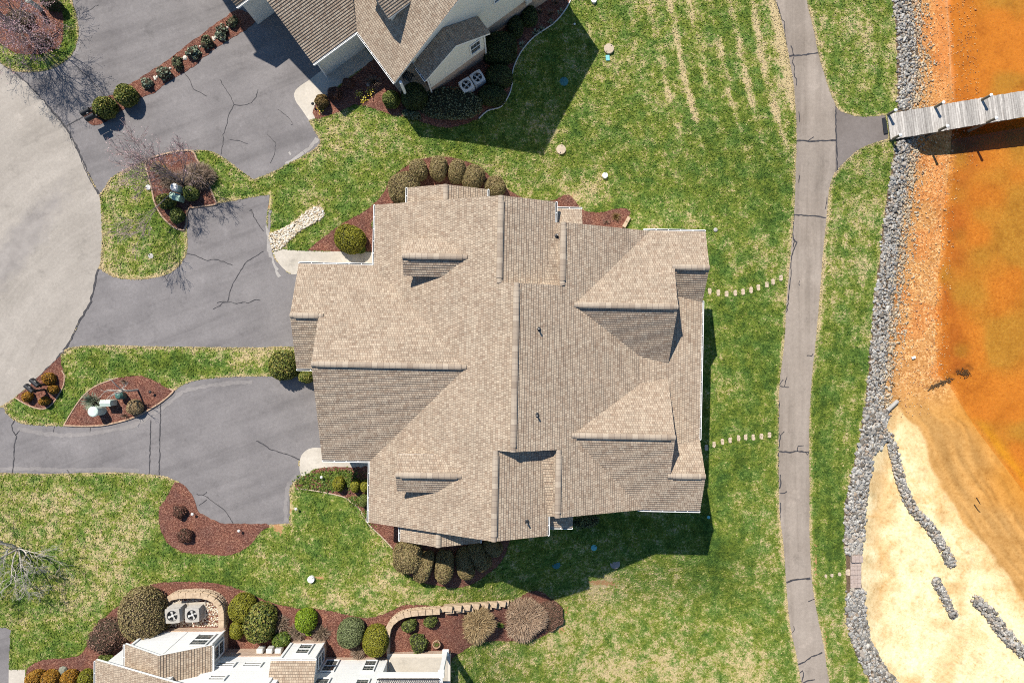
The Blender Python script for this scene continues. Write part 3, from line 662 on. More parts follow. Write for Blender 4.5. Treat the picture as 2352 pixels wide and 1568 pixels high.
    gv = np.clip(up*1.0*(1-wt*.75)*np.clip(1.1-ss(2120, 2170, U)*(1-ss(150, 300, V))*.7, 0, 1), 0, 1)+(1-up)*.06
    sp = np.clip(wt*(.5+.8*vnoise(U, V, 60, 52)), 0, 1)
    C4 = np.concatenate([C, np.ones(U.shape+(1,))], -1).reshape(-1, 4)
    o = mesh('lake_bed', vt, faces, MAT['bed'], attrs={'bed': C4, 'gravel': gv.ravel(), 'speck': sp.ravel()}, smooth=True)
    tag(o, 'orange clay lake bed with pale sand beach and pebble shore', 'lake bed', None, 'structure')
    vs = []
    vv = [v for v in VAX if -14000 < v < 15000]
    vt = []; fs = []
    for v in vv:
        a = uW(v)-6
        for k, u in enumerate((a, a+120, a+400, a+12000)): vt.append(P(u, v, WATER_Z-.004))
    for i in range(len(vv)-1):
        for k in range(3): fs.append((i*4+k, i*4+4+k, i*4+5+k, i*4+k+1))
    o = mesh('lake_water', vt, fs, MAT['water']); tag(o, 'shallow amber lake water over orange clay', 'water', None, 'structure')
def paving():
    sheet('road', cr(road), .012, MAT['road'], rough=.25, label='pale worn asphalt cul-de-sac road')
    dn = sheet('driveway', cr(drive_n), .018, MAT['driveway'], rough=.35, label='grey asphalt driveway of the neighbouring house at the top')
    dm = sheet('driveway', cr(drive_m), .018, MAT['driveway'], rough=.35, label='grey asphalt driveway to the garage between two lawn islands')
    ds = sheet('driveway', cr(drive_s), .018, MAT['driveway'], rough=.35, label='grey asphalt driveway curving in below the leaf shaped bed')
    dw = sheet('driveway', cr(drive_w), .018, MAT['driveway'], rough=.3, label='corner of a grey asphalt driveway beside the concrete walk')
    pa = sheet('path', cr(path), .018, MAT['path'], rough=.3, label='asphalt walking path along the lake lawn')
    sheet('path_spur', cr(spur), .024, MAT['path_dark'], rough=.3, label='darker asphalt spur leading from the path to the boardwalk')
    sheet('walkway', cr(walk_nw), .028, MAT['concrete'], label='pale concrete walk beside the gravel swale and the yellow round shrub')
    sheet('walkway', cr(pad_s), .028, MAT['concrete'], label='pale concrete pad at the lower garage corner')
    sheet('walkway', cr(walk_n), .028, MAT['concrete'], label='pale concrete walk half shaded by the neighbouring house')
    sheet('walkway', cr(walk_w), .030, MAT['concrete'], label='concrete walk below the lawn with orange shrubs beside it')
    # lighter unsealed margins
    mb = MB()
    def band(pts, w, wob=.8): ribbon(mb, cr(pts, closed=False), w, .0225, 0, wob)
    band([(40, 985), (100, 995), (170, 999), (230, 992), (300, 978), (350, 952), (392, 922), (420, 900), (455, 890), (520, 880), (580, 878)], 9)
    band([(0, 1078), (60, 1076), (150, 1080), (230, 1077), (320, 1080)], 9)
    band([(682, 1092), (670, 1105), (660, 1122), (657, 1160), (656, 1198)], 10)
    band([(620, 482), (618, 520), (619, 560)], 6, 1.0)
    band([(176, 35), (183, 75), (178, 110), (155, 145), (110, 166), (60, 176)], 6)
    mb.build('worn_margin', MAT['driveway_worn'], ds)
    for par, lst in ((dm, [([(613, 520), (616, 552), (620, 580), (627, 600), (634, 618), (642, 636)], 7), ([(619, 545), (621, 575)], 9)]), (dn, [([(655, 378), (676, 366), (697, 350)], 7), ([(697, 350), (716, 334), (729, 318)], 9), ([(664, 352), (668, 356)], 6)])):
        mb = MB()
        for k_, (pts, w_) in enumerate(lst): ribbon(mb, cr(pts, closed=False), w_, .0235+.001*k_, 0, 1.5)
        mb.build('chalky_stain', MAT['chalky'], par)
    # tar filled cracks
    def cracks(par, lst, w0, mat='tar'):
        m = MB()
        for it in lst:
            w = w0
            if isinstance(it[0], (int, float)): w, it = it
            ribbon(m, it, w, .030, 0, .5)
        m.build('crack_filler', MAT[mat], par)
    cracks(pa, [(3.2, q1([(190, 515), (330, 505), (465, 485)], 1764, 0)), (3.4, q1([(262, 1295), (330, 1290), (380, 1302), (480, 1292), (630, 1290)], 1764, 0)), (3.0, q1([(622, 980), (625, 1200), (632, 1400), (640, 1568)], 1764, 0)),
                q1([(375, 1290), (420, 1258)], 1764, 0), q1([(80, 20), (105, 110), (125, 180), (150, 200), (155, 300), (165, 380), (175, 415)], 1764, 0), q1([(210, 420), (225, 470), (240, 520), (222, 570), (245, 620), (235, 680), (262, 730), (260, 785)], 1764, 0),
                q1([(285, 1025), (290, 1120)], 1764, 0), q1([(288, 40), (283, 110)], 1764, 392), (3.6, q1([(235, 402), (350, 412), (450, 418), (532, 432)], 1764, 392)), (2.6, q1([(240, 415), (228, 560), (235, 640), (265, 660), (230, 740), (210, 830), (212, 960), (195, 1080), (190, 1180), (170, 1300)], 1764, 392)), q1([(248, 625), (232, 700)], 1764, 392),
                q1([(545, 250), (528, 350)], 1764, 392), q1([(290, 1010), (288, 1055)], 1764, 392), q1([(355, 128), (400, 135), (415, 110)], 1764, 784), q1([(110, 410), (150, 415), (195, 420)], 1764, 784), q1([(150, 410), (175, 320)], 1764, 784), q1([(110, 390), (140, 350)], 1764, 784),
                (2.4, q1([(100, 540), (95, 820), (115, 870), (95, 1000), (98, 1300)], 1764, 784)), q1([(112, 870), (150, 825)], 1764, 784), (3.0, q1([(98, 1010), (200, 1018), (270, 1005), (330, 1015), (378, 1012)], 1764, 784)), q1([(270, 1005), (275, 960), (330, 955)], 1764, 784), q1([(345, 1010), (365, 1040), (375, 1020)], 1764, 784),
                (2.6, q1([(110, 1220), (118, 1300), (105, 1350)], 1764, 784)), q1([(105, 1392), (150, 1390), (175, 1375)], 1764, 784), (2.6, q1([(115, 1480), (112, 1640)], 1764, 784)), (4.2, q1([(170, 640), (230, 622), (320, 612), (390, 605)], 1764, 1176)), q1([(370, 820), (430, 795)], 1764, 1176), q1([(240, 1045), (242, 1080), (222, 1105)], 1764, 1176),
                (3.0, q1([(275, 1400), (340, 1370), (400, 1325), (460, 1305), (500, 1285)], 1764, 1176)), (2.6, q1([(290, 1475), (320, 1455), (325, 1500), (310, 1560)], 1764, 1176)), (2.6, q1([(320, 1565), (380, 1545), (432, 1535)], 1764, 1176))], 2.0)
    cracks(dn, [q1([(2020, 730), (2060, 800), (2110, 870), (2150, 960), (2200, 970), (2250, 965), (2310, 945), (2352, 890), (2370, 820)], 0, 0), q1([(2150, 960), (2100, 1060), (2080, 1150), (2050, 1240), (2045, 1330), (2030, 1420)], 0, 0), q1([(700, 610), (740, 650), (800, 690), (870, 780), (930, 840), (960, 880)], 0, 0),
                (2.4, q1([(610, 1160), (680, 1120), (780, 1060)], 0, 0)), q1([(1690, 670), (1740, 730), (1780, 820), (1900, 885)], 0, 0), q1([(2110, 1280), (2200, 1295), (2280, 1325)], 0, 0), (1.0, q1([(200, 1000), (300, 1080), (340, 1140), (320, 1150)], 588, 0)), (1.0, q1([(810, 100), (870, 60), (910, 45)], 0, 0)), (1.0, q1([(100, 1230), (180, 1310), (170, 1420), (130, 1500)], 588, 0))], 1.5)
    cracks(dm, [q1([(1715, 760), (1800, 775), (1850, 805), (1900, 827), (1960, 810), (2050, 835), (2140, 870)], 0, 392), q1([(2095, 1200), (2105, 1130), (2130, 1060), (2200, 930), (2260, 840), (2352, 780), (2420, 740)], 0, 392), q1([(1960, 1270), (2020, 1240), (2040, 1210), (2095, 1205), (2170, 1220), (2250, 1205), (2270, 1215), (2352, 1185), (2390, 1190)], 0, 392),
                q1([(1990, 1212), (2060, 1200)], 0, 392), q1([(2352, 450), (2380, 500), (2420, 555)], 0, 392), q1([(2290, 370), (2310, 355), (2330, 420), (2352, 455)], 0, 392), (1.0, q1([(1510, 970), (1540, 1015)], 0, 392))], 1.7)
    cracks(ds, [(2.4, q1([(110, 1225), (125, 1100), (130, 950), (150, 870), (115, 820), (105, 770), (130, 730)], 0, 784)), q1([(140, 860), (180, 815)], 0, 784), (2.2, q1([(1370, 1240), (1378, 1000), (1380, 850), (1385, 720)], 0, 784)), (2.2, q1([(1460, 1250), (1468, 1000), (1470, 800), (1475, 570)], 0, 784)), q1([(1800, 1400), (1870, 1410), (2000, 1500), (2060, 1545), (2100, 1600), (2140, 1670)], 0, 784),
                q1([(1825, 1505), (1900, 1450)], 0, 784), q1([(1870, 1410), (1900, 1380)], 0, 784), (2.2, q1([(0, 910), (60, 940), (120, 985), (230, 1020), (320, 1050), (400, 1085)], 588, 784)), q1([(615, 1175), (635, 1200), (625, 1240)], 0, 784), (1.2, q1([(490, 835), (500, 780)], 0, 784)), (1.2, q1([(825, 835), (830, 780)], 0, 784))], 1.6)
    # broken seam between road and driveways
    m = MB()
    seam = cr(road[2:-2], closed=False)
    ribbon(m, [p for p in seam if 150 < p[1] < 460 and p[0] > 10], 3.2, .032, 0, .9)
    ribbon(m, [p for p in seam if 615 < p[1] < 880], 4.2, .032, 0, .9)
    ribbon(m, [(p[0]-3.5, p[1]-1) for p in seam if 250 < p[1] < 450], 1.6, .033, 0, .8)
    rd = bpy.data.objects['road']; m.build('crack_filler', MAT['tar'], rd)
    m = MB()
    if 0: ribbon(m, [(40, 560), (75, 500), (112, 440)], 26, .0165, 0, 3)
    pass
    # beds
    lab = {'bed_nw': 'mulch bed of the corner island', 'strip': 'long narrow mulch strip between two driveways', 'nfront': 'mulch bed around the neighbouring house', 'island': 'brick edged mulch bed in the lawn island', 'house_n': 'mulch bed along the upper side of the large house', 'mail': 'mulch bed round the mailboxes', 'leaf': 'leaf shaped mulch bed', 'drive': 'plain mulch bed at the driveway end', 'house_s': 'mulch bed along the lower side of the large house', 'south': 'long mulch bed in front of the white house'}
    for k, poly in BEDS:
        sheet('mulch_bed', cr(poly), .036, MAT['mulch'], rough=.9, label=lab[k])
    sheet('gravel_swale', cr(creek), .016, MAT['soil'], label='soil under the cream river stones')
    sheet('gravel_court', cr(ac_gravel), .020, MAT['edging_soil'], label='soil under the gravel by the air conditioners')
    rp = [(xL(v)-2+random.uniform(-2, 2), v) for v in range(-60, 1640, 12)]
    rr = [((riprap_w(v)*(.8 if v < 940 else 1)+xL(v)), v) for v in range(1628, -61, -12)]
    sheet('riprap_ground', rp+rr, .022, MAT['bank_soil'], label='dark soil between the riprap stones')
RW_V = [-100, 0, 75, 150, 245, 345, 392, 492, 592, 692, 784, 859, 946, 1021, 1044, 1084, 1176, 1251, 1275, 1350, 1356, 1426, 1476, 1526, 1568, 1660]
RW_R = [2100, 2106, 2116, 2124, 2106, 2104, 2096, 2086, 2076, 2064, 2052, 2046, 2041, 2030, 2002, 2000, 1985, 1981, 1976, 1979, 1984, 1986, 2001, 2029, 2063, 2130]
def riprap_w(v): return float(np.interp(v, RW_V, RW_R))-xL(v)
lawn(); grass(260000); lakebed(); paving()
# ------------------------------------------------------------------ roofs with real shingle courses
def clip_half(poly, i, val, keep_ge):
    out = []; n = len(poly)
    for k in range(n):
        a, b = poly[k], poly[(k+1) % n]
        ia = (a[i] >= val) == keep_ge or a[i] == val; ib = (b[i] >= val) == keep_ge or b[i] == val
        if ia: out.append(a)
        if ia != ib:
            t = (val-a[i])/(b[i]-a[i]); out.append(tuple(a[j]+(b[j]-a[j])*t for j in range(len(a))))
    return out
class Roof:
    def __init__(s): s.v = []; s.f = []; s.m = []; s.uv = []
    def poly(s, pts, uvs, m):
        b = len(s.v); s.v += pts; s.f.append(tuple(range(b, b+len(pts)))); s.m.append(m); s.uv += uvs
    def face(s, pts, e=.135, t=.023, flat_axis=None, thick=.16):
        pts = [Vector(p) for p in pts]; n = Vector((0, 0, 0))
        for i in range(len(pts)):
            a, b = pts[i], pts[(i+1) % len(pts)]; n += (a-pts[0]).cross(b-pts[0])
        n.normalize()
        if n.z < 0: n = -n; pts = pts[::-1]
        up = (Vector((0, 0, 1))-n*n.z)
        up = up.normalized() if up.length > .02 else Vector((0, 1, 0))
        al = up.cross(n).normalized()
        o = pts[0]; pl = [((p).dot(al), (p).dot(up)) for p in pts]; nd = o.dot(n)
        lo = min(p[1] for p in pl); hi = max(p[1] for p in pl)
        k = math.floor(lo/e)
        while k*e < hi:
            q = clip_half(clip_half(pl, 1, k*e, True), 1, (k+1)*e, False)
            if len(q) >= 3:
                def W3(p, off): return al*p[0]+up*p[1]+n*(nd+off)
                offs = [t*(1-(p[1]-k*e)/e) for p in q]
                s.poly([W3(p, f) for p, f in zip(q, offs)], [(p[0]+.113*(k % 7), p[1]-.001) for p in q], 0)
                for i in range(len(q)):
                    a, b = q[i], q[(i+1) % len(q)]
                    if abs(a[1]-k*e) < 1e-6 and abs(b[1]-k*e) < 1e-6 and abs(a[0]-b[0]) > 1e-4:
                        s.poly([W3(a, -.002), W3(b, -.002), W3(b, t), W3(a, t)], [(a[0], a[1]), (b[0], b[1]), (b[0], b[1]+.02), (a[0], a[1]+.02)], 0)
            k += 1
        # underside and fascia
        for i in range(len(pts)):
            a, b = pts[i], pts[(i+1) % len(pts)]; d = Vector((0, 0, thick)); g = n*.004
            s.poly([a-d, b-d, b-g, a-g], [(0, 0)]*4, 1)
        s.poly([p-Vector((0, 0, thick)) for p in pts[::-1]], [(0, 0)]*len(pts), 1)
    def build(s, name, parent):
        return mesh(name, s.v, s.f, [MAT['shingle'], MAT['white']], parent, fm=s.m, uv=s.uv)
def ridge_cap(name, a, b, parent, w=.30, h=.075, ends=.25):
    a, b = Vector(a), Vector(b); d = (b-a).normalized(); sd = Vector((-d.y, d.x, 0)).normalized()
    a = a+d*ends; b = b-d*ends
    prof = [(-w/2, h-.10), (-w/2, h-.02), (-w*.28, h+.03), (0, h+.05), (w*.28, h+.03), (w/2, h-.02), (w/2, h-.10)]
    vs = []; fs = []; uv = []; L = (b-a).length
    for k, p in enumerate((a, b)):
        for (x, z) in prof: vs.append(p+sd*x+Vector((0, 0, z)))
    n = len(prof)
    for i in range(n-1):
        fs.append((i, i+1, n+i+1, n+i)); uv += [(0, i*.05), (0, i*.05+.05), (L, i*.05+.05), (L, i*.05)]
    fs.append(tuple(range(n))[::-1]); uv += [(0, 0)]*n; fs.append(tuple(range(n, 2*n))); uv += [(0, 0)]*n
    return mesh(name, vs, fs, MAT['ridge'], parent, uv=uv)
def hipline(name, a, b, parent):   # flush run of ridge shingles at both ends of a cap
    return ridge_cap(name, a, b, parent, .26, .035, 0)
def gutter(a, b, parent, out, w=.10, h=.11):
    a, b, out = Vector(a), Vector(b), Vector(out).normalized(); m = MB(); z = Vector((0, 0, 1)); d = (b-a); L = d.length; d.normalize()
    def bar(o0, o1, z0, z1):
        p = [a+out*o0+z*z0, b+out*o0+z*z0, b+out*o1+z*z0, a+out*o1+z*z0, a+out*o0+z*z1, b+out*o0+z*z1, b+out*o1+z*z1, a+out*o1+z*z1]
        m.add(p, [(3, 2, 1, 0), (4, 5, 6, 7), (0, 1, 5, 4), (1, 2, 6, 5), (2, 3, 7, 6), (3, 0, 4, 7)], 0)
    bar(.01, .03, -h, 0); bar(w-.02, w+.005, -h, .01)
    p = [a+out*.03-z*h, b+out*.03-z*h, b+out*(w-.02)-z*h, a+out*(w-.02)-z*h, a+out*.03-z*(h-.015), b+out*.03-z*(h-.015), b+out*(w-.02)-z*(h-.015), a+out*(w-.02)-z*(h-.015)]
    m.add(p, [(3, 2, 1, 0), (4, 5, 6, 7), (0, 1, 5, 4), (2, 3, 7, 6)], 1)
    k = max(2, int(L/.62))
    for i in range(k+1):
        c = a+d*(L*i/k)
        for s_ in (1,):
            p0 = c+out*.03; p1 = c+out*(w-.02); q = d*.022
            m.add([p0-q-z*.02, p0+q-z*.02, p1+q-z*.02, p1-q-z*.02, p0-q, p0+q, p1+q, p1-q], [(3, 2, 1, 0), (4, 5, 6, 7), (0, 1, 5, 4), (1, 2, 6, 5), (2, 3, 7, 6), (3, 0, 4, 7)], 0)
    m.build('gutter', [MAT['white'], MAT['dark_gap']], parent)
# ------------------------------------------------------------------ the large house
SK = .021
def HX(X, Y): return (X+SK*Y, Y-SK*X)
def main_house():
    h = empty('duplex_house', (HX(0, 0)[0], HX(0, 0)[1], -1.0), 'large house under a complex tan shingle roof in the middle of the lawn', 'house')
    pl = {
        'Mw': lambda X, Y: 2.8+.45*(X+7.6), 'GN': lambda X, Y: 2.8+.45*(3.99-Y), 'GS': lambda X, Y: 5.19-.45*(-1.35-Y), 'SS': lambda X, Y: 4.087-.45*(1.13-Y),
        'Me': lambda X, Y: 6.30-.45*(X-.17), 'Ne': lambda X, Y: 5.905-.45*(X+.7), 'st': lambda X, Y: 3.27-.15*(X-6.9),
        'NEn': lambda X, Y: 4.96-.45*(Y-1.95), 'NEs': lambda X, Y: 4.96-.65*(1.95-Y), 'NE2': lambda X, Y: 3.99-.70*(4.11-Y),
        'SEs': lambda X, Y: 4.96-.45*(-4.75-Y), 'SEn': lambda X, Y: 4.96-.65*(Y+4.75), 'SE2': lambda X, Y: 3.99-.70*(Y+6.90),
        'cn': lambda X, Y: 4.89-.074*(Y-2.9), 'cs': lambda X, Y: 4.89+.063*(Y+5.45), 'wn': lambda X, Y: 5.25-1.6*(2.5-X),
        'sn': lambda X, Y: 3.9+.45*(7.06-Y), 'ss': lambda X, Y: 3.9+.45*(Y+9.75),
        'bw': lambda X, Y: 3.2+.45*(X+5.8), 'be': lambda X, Y: 3.2+.45*(-1.5-X)}
    faces = [
        ('Mw', [(-7.6, 3.99), (-2.29, -1.35), (-.7, -1.35), (-.7, 7.27), (-7.6, 7.27)]), ('Mw', [(-.7, -5.45), (.17, -5.45), (.17, 2.9), (-.7, 2.9)]),
        ('Mw', [(-7.6, -6.66), (-7.6, -10.0), (-.7, -10.0), (-.7, -1.35), (-2.29, -1.35)]),
        ('GN', [(-10.2, -1.35), (-2.29, -1.35), (-7.6, 3.99), (-10.2, 3.99)]), ('GN', [(-11.7, 1.13), (-10.2, 1.13), (-10.2, 3.99), (-11.7, 3.99)]),
        ('GS', [(-10.2, -1.35), (-10.2, -6.66), (-7.6, -6.66), (-2.29, -1.35)]), ('SS', [(-11.7, 1.13), (-11.7, -1.73), (-9.9, -1.73), (-9.9, 1.13)]),
        ('Me', [(.17, 2.9), (.17, -5.45), (3.15, -5.45), (3.15, 2.9)]), ('Me', [(2.5, 2.9), (3.15, 2.9), (3.15, 6.12), (2.5, 6.12)]), ('Me', [(3.15, 1.95), (7.35, 6.12), (3.15, 6.12)]),
        ('Me', [(2.5, -5.45), (2.5, -8.92), (3.15, -8.92), (3.15, -5.45)]), ('Me', [(3.15, -4.75), (3.15, -8.92), (7.33, -8.92)]), ('Me', [(3.15, 1.95), (3.15, -4.75), (6.9, -2.15), (6.9, -.65)]),
        ('st', [(6.9, -.65), (6.9, -2.15), (8.48, -1.78), (8.48, -1.02)]), ('st', [(8.48, -5.53), (10.33, -5.14), (10.33, 2.42), (8.48, 2.79)]),
        ('Ne', [(-.7, 2.9), (1.55, 2.9), (2.1, 6.2), (2.1, 7.27), (-.7, 7.27)]), ('Ne', [(-.7, -5.45), (-.7, -10.0), (2.05, -10.0), (2.05, -9.0), (1.55, -5.45)]),
        ('NEn', [(3.15, 1.95), (8.48, 1.95), (8.48, 6.15), (7.35, 6.15)]), ('NEn', [(8.48, 4.11), (10.33, 4.11), (10.33, 6.15), (8.48, 6.15)]), ('NEs', [(3.15, 1.95), (6.9, -.65), (8.48, -1.02), (8.48, 1.95)]), ('NE2', [(8.3, 4.11), (8.3, 2.70), (10.33, 2.36), (10.33, 4.11)]),
        ('SEs', [(3.15, -4.75), (7.33, -8.93), (8.48, -8.93), (8.48, -4.75)]), ('SEs', [(8.48, -6.9), (8.48, -8.93), (10.35, -8.93), (10.35, -6.9)]), ('SEn', [(3.15, -4.75), (6.9, -2.15), (8.48, -1.78), (8.48, -4.75)]), ('SE2', [(8.3, -6.9), (8.3, -5.45), (10.35, -5.10), (10.35, -6.9)]),
        ('cn', [(1.55, 2.9), (2.30, 2.9), (2.30, 6.2), (2.1, 6.2)]), ('cs', [(1.55, -5.45), (2.05, -9.0), (2.30, -9.0), (2.30, -5.45)]),
        ('wn', [(2.5, 2.9), (2.5, 6.12), (2.27, 6.12), (2.27, 2.9)]), ('wn', [(2.5, -5.45), (2.5, -8.92), (2.27, -8.92), (2.27, -5.45)]),
        ('sn', [(2.1, 7.06), (3.55, 7.06), (3.55, 5.95), (2.1, 5.95)]), ('ss', [(2.05, -9.75), (3.40, -9.75), (3.40, -8.8), (2.05, -8.8)]),
        ('bw', [(-5.8, 6.9), (-5.8, 8.16), (-3.65, 8.16), (-3.65, 6.9)]), ('be', [(-3.65, 6.9), (-3.65, 8.16), (-1.5, 8.16), (-1.5, 6.9)]),
        ('bw', [(-5.8, -9.7), (-5.8, -10.87), (-3.65, -10.87), (-3.65, -9.7)]), ('be', [(-3.65, -9.7), (-3.65, -10.87), (-1.5, -10.87), (-1.5, -9.7)])]
    def V3(k, X, Y, dz=0): x, y = HX(X, Y); return Vector((x, y, pl[k](X, Y)+dz))
    rf = Roof()
    for k, pts in faces: rf.face([V3(k, X, Y) for X, Y in pts])
    roof = rf.build('roof', h)
    # walls under every slope, set in from the outer eaves
    wb = MB()
    lim = {'Mw': (-7.2, 9, -9.7, 6.97), 'Ne': (-9, 1.8, -9.7, 6.97), 'GN': (-9.9, 9, -9, 3.6), 'GS': (-9.9, 9, -6.3, 9), 'SS': (-11.3, 9, -1.4, 9), 'Me': (-9, 7.9, -8.6, 5.8), 'st': (-9, 9.9, -9, 9), 'NEn': (-9, 9.95, -9, 5.8), 'NEs': (-9, 8.2, -9, 9), 'NE2': (-9, 9.95, -9, 9), 'SEs': (-9, 9.95, -8.6, 9), 'SEn': (-9, 8.2, -9, 9), 'SE2': (-9, 9.95, -9, 9), 'cn': (-9, 9, -9, 5.8), 'cs': (-9, 9, -8.6, 9), 'wn': (-9, 9, -8.6, 5.8), 'sn': (-9, 3.3, -9, 6.8), 'ss': (-9, 3.15, -9.5, 9), 'bw': (-5.5, 9, -10.6, 7.9), 'be': (-9, -1.8, -10.6, 7.9)}
    for k, pts in faces:
        l = lim[k]
        if k == 'GN' and min(p[0] for p in pts) < -11: l = (-11.3, 9, -9, 3.6)
        q = [tuple(p) for p in pts]
        for i, val, ge in ((0, l[0], True), (0, l[1], False), (1, l[2], True), (1, l[3], False)):
            if q: q = clip_half(q, i, val, ge)
        if len(q) < 3: continue
        tops = [pl[k](X, Y)-.18 for X, Y in q]
        wb.prism([HX(X, Y) for X, Y in q], -3.4 if max(X for X, Y in q) > -3 else -1.2, tops)
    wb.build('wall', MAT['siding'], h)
    # ridges
    for k, (a, b) in [('Mw', ((.17, 2.9), (.17, -5.45))), ('Mw', ((-.7, 7.27), (-.7, 2.9))), ('Mw', ((-.7, -5.45), (-.7, -10.0))), ('Me', ((2.5, 6.12), (2.5, 2.9))), ('Me', ((2.5, -5.45), (2.5, -8.92))), ('GN', ((-10.2, -1.35), (-2.29, -1.35))), ('GN', ((-11.7, 1.13), (-9.95, 1.13))), ('NEn', ((3.15, 1.95), (8.48, 1.95))), ('NEn', ((8.35, 4.11), (10.33, 4.11))), ('SEs', ((3.15, -4.75), (8.48, -4.75))), ('SEs', ((8.35, -6.9), (10.35, -6.9)))]:
        p, q = V3(k, *a), V3(k, *b)
        hipline('ridge_shingles', p, q, roof); ridge_cap('ridge_vent', p, q, roof)
    for Y0, Y1 in ((6.95, 8.16), (-10.87, -9.75)):
        hipline('ridge_shingles', V3('bw', -3.65, Y0), V3('bw', -3.65, Y1), roof)
    # gutters
    def gt(k, a, b, out):
        x, y = HX(*out); gutter(V3(k, *a, -.015), V3(k, *b, -.015), h, (x, y, 0))
    gt('GN', (-11.7, 3.99), (-7.6, 3.99), (0, 1)); gt('Mw', (-7.6, 3.99), (-7.6, 7.27), (-1, 0)); gt('Mw', (-7.6, -10), (-7.6, -6.66), (-1, 0)); gt('GS', (-10.2, -6.66), (-7.6, -6.66), (0, -1)); gt('SS', (-11.7, -1.73), (-10.2, -1.73), (0, -1))
    gt('bw', (-5.8, 7.27), (-5.8, 8.16), (-1, 0)); gt('be', (-1.5, 7.27), (-1.5, 8.16), (1, 0)); gt('bw', (-5.8, -10.87), (-5.8, -10.0), (-1, 0)); gt('be', (-1.5, -10.87), (-1.5, -10.0), (1, 0))
    gt('Ne', (2.1, 6.12), (2.1, 7.27), (1, 0)); gt('Ne', (2.05, -10.0), (2.05, -8.92), (1, 0)); gt('sn', (2.22, 7.06), (3.55, 7.06), (0, 1)); gt('ss', (2.17, -9.75), (3.40, -9.75), (0, -1))
    gt('NEn', (7.0, 6.15), (10.33, 6.15), (0, 1)); gt('SEs', (7.0, -8.93), (10.35, -8.93), (0, -1)); gt('st', (10.33, -5.14), (10.33, 2.42), (1, 0))
    # dormers
    for (x0, x1, Yr, zr) in ((-5.7, -2.37, 4.25, 5.15), (-5.8, -2.42, -6.93, 5.13)):
        d = MB(); ze = zr-.6*.97; xe = -7.6+(ze-2.8)/.45
        def D3(X, Y, z): x, y = HX(X, Y); return Vector((x, y, z))
        X0, X1, Y0, Y1 = x0+.22, xe-.05, Yr-.72, Yr+.72
        d.prism([HX(X, Y) for X, Y in ((X0, Y0), (X1, Y0), (X1, Yr), (X0, Yr))], 3.0, [zr-.6*.72-.14, zr-.6*.72-.14, zr-.14, zr-.14])
        d.prism([HX(X, Y) for X, Y in ((X0, Yr), (X1, Yr), (X1, Y1), (X0, Y1))], 3.0, [zr-.14, zr-.14, zr-.6*.72-.14, zr-.6*.72-.14])
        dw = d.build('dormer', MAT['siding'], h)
        r = Roof()
        r.face([D3(x0, Yr, zr), D3(x1, Yr, zr), D3(xe, Yr+.97, ze), D3(x0, Yr+.97, ze)], thick=.1)
        r.face([D3(x0, Yr, zr), D3(x1, Yr, zr), D3(xe, Yr-.97, ze), D3(x0, Yr-.97, ze)], thick=.1)
        r.build('dormer_roof', dw)
        hipline('ridge_shingles', D3(x0, Yr, zr), D3(x1, Yr, zr), dw); ridge_cap('ridge_vent', D3(x0, Yr, zr), D3(x1, Yr, zr), dw)
    # plumbing vents
    for (k, u, v) in (('cn', 1281, 538), ('Me', 1236, 756), ('Me', 1232, 950), ('Ne', 1210, 1199)):
        x, y = P(u, v, 5.3).x, P(u, v, 5.3).y; X, Y = x-SK*y, y+SK*x; z = pl[k](X, Y)
        m = MB(); m.lathe((x, y, z), [(.13, -.06), (.12, .03), (.06, .05)], 12, 0); m.tube([(x, y, z), (x, y, z+.42)], .045, 10, 0); m.tube([(x, y, z+.421), (x, y, z+.424)], .032, 10, 1)
        m.build('vent_pipe', [MAT['metal_dark'], MAT['metal_grey']], roof)
main_house()
# ------------------------------------------------------------------ windows on a wall
def window(parent, c, along, out, w, hgt, rows=2, cols=3):
    c, al, ou = Vector(c), Vector(along).normalized(), Vector(out).normalized(); z = Vector((0, 0, 1)); m = MB()
    def bar(a0, a1, z0, z1, d0, d1, mb=m):
        p = [c+al*a+ou*d+z*q for q in (z0, z1) for (a, d) in ((a0, d0), (a1, d0), (a1, d1), (a0, d1))]
        mb.add(p, [(0, 1, 2, 3), (7, 6, 5, 4), (0, 4, 5, 1), (1, 5, 6, 2), (2, 6, 7, 3), (3, 7, 4, 0)], 0)
    f = .07
    bar(-w/2, w/2, -hgt/2, -hgt/2+f, .0, .06); bar(-w/2, w/2, hgt/2-f, hgt/2, .0, .06); bar(-w/2, -w/2+f, -hgt/2+f, hgt/2-f, .0, .06); bar(w/2-f, w/2, -hgt/2+f, hgt/2-f, .0, .06)
    bar(-w/2+f, w/2-f, -.03, .03, .0, .05)
    fr = m.build('window', MAT['white'], parent)
    p = MB(); bar(-w/2+f, w/2-f, -hgt/2+f, hgt/2-f, .005, .015, p); p.build('pane', MAT['glass'], fr)
    g = MB()
    for i in range(1, cols): x = -w/2+f+(w-2*f)*i/cols; bar(x-.008, x+.008, -hgt/2+f, hgt/2-f, .016, .026, g)
    for i in (1, 3): q = -hgt/2+hgt*i/4; bar(-w/2+f, w/2-f, q-.008, q+.008, .0165, .0255, g)
    g.build('glazing_bars', MAT['metal_grey'], fr)
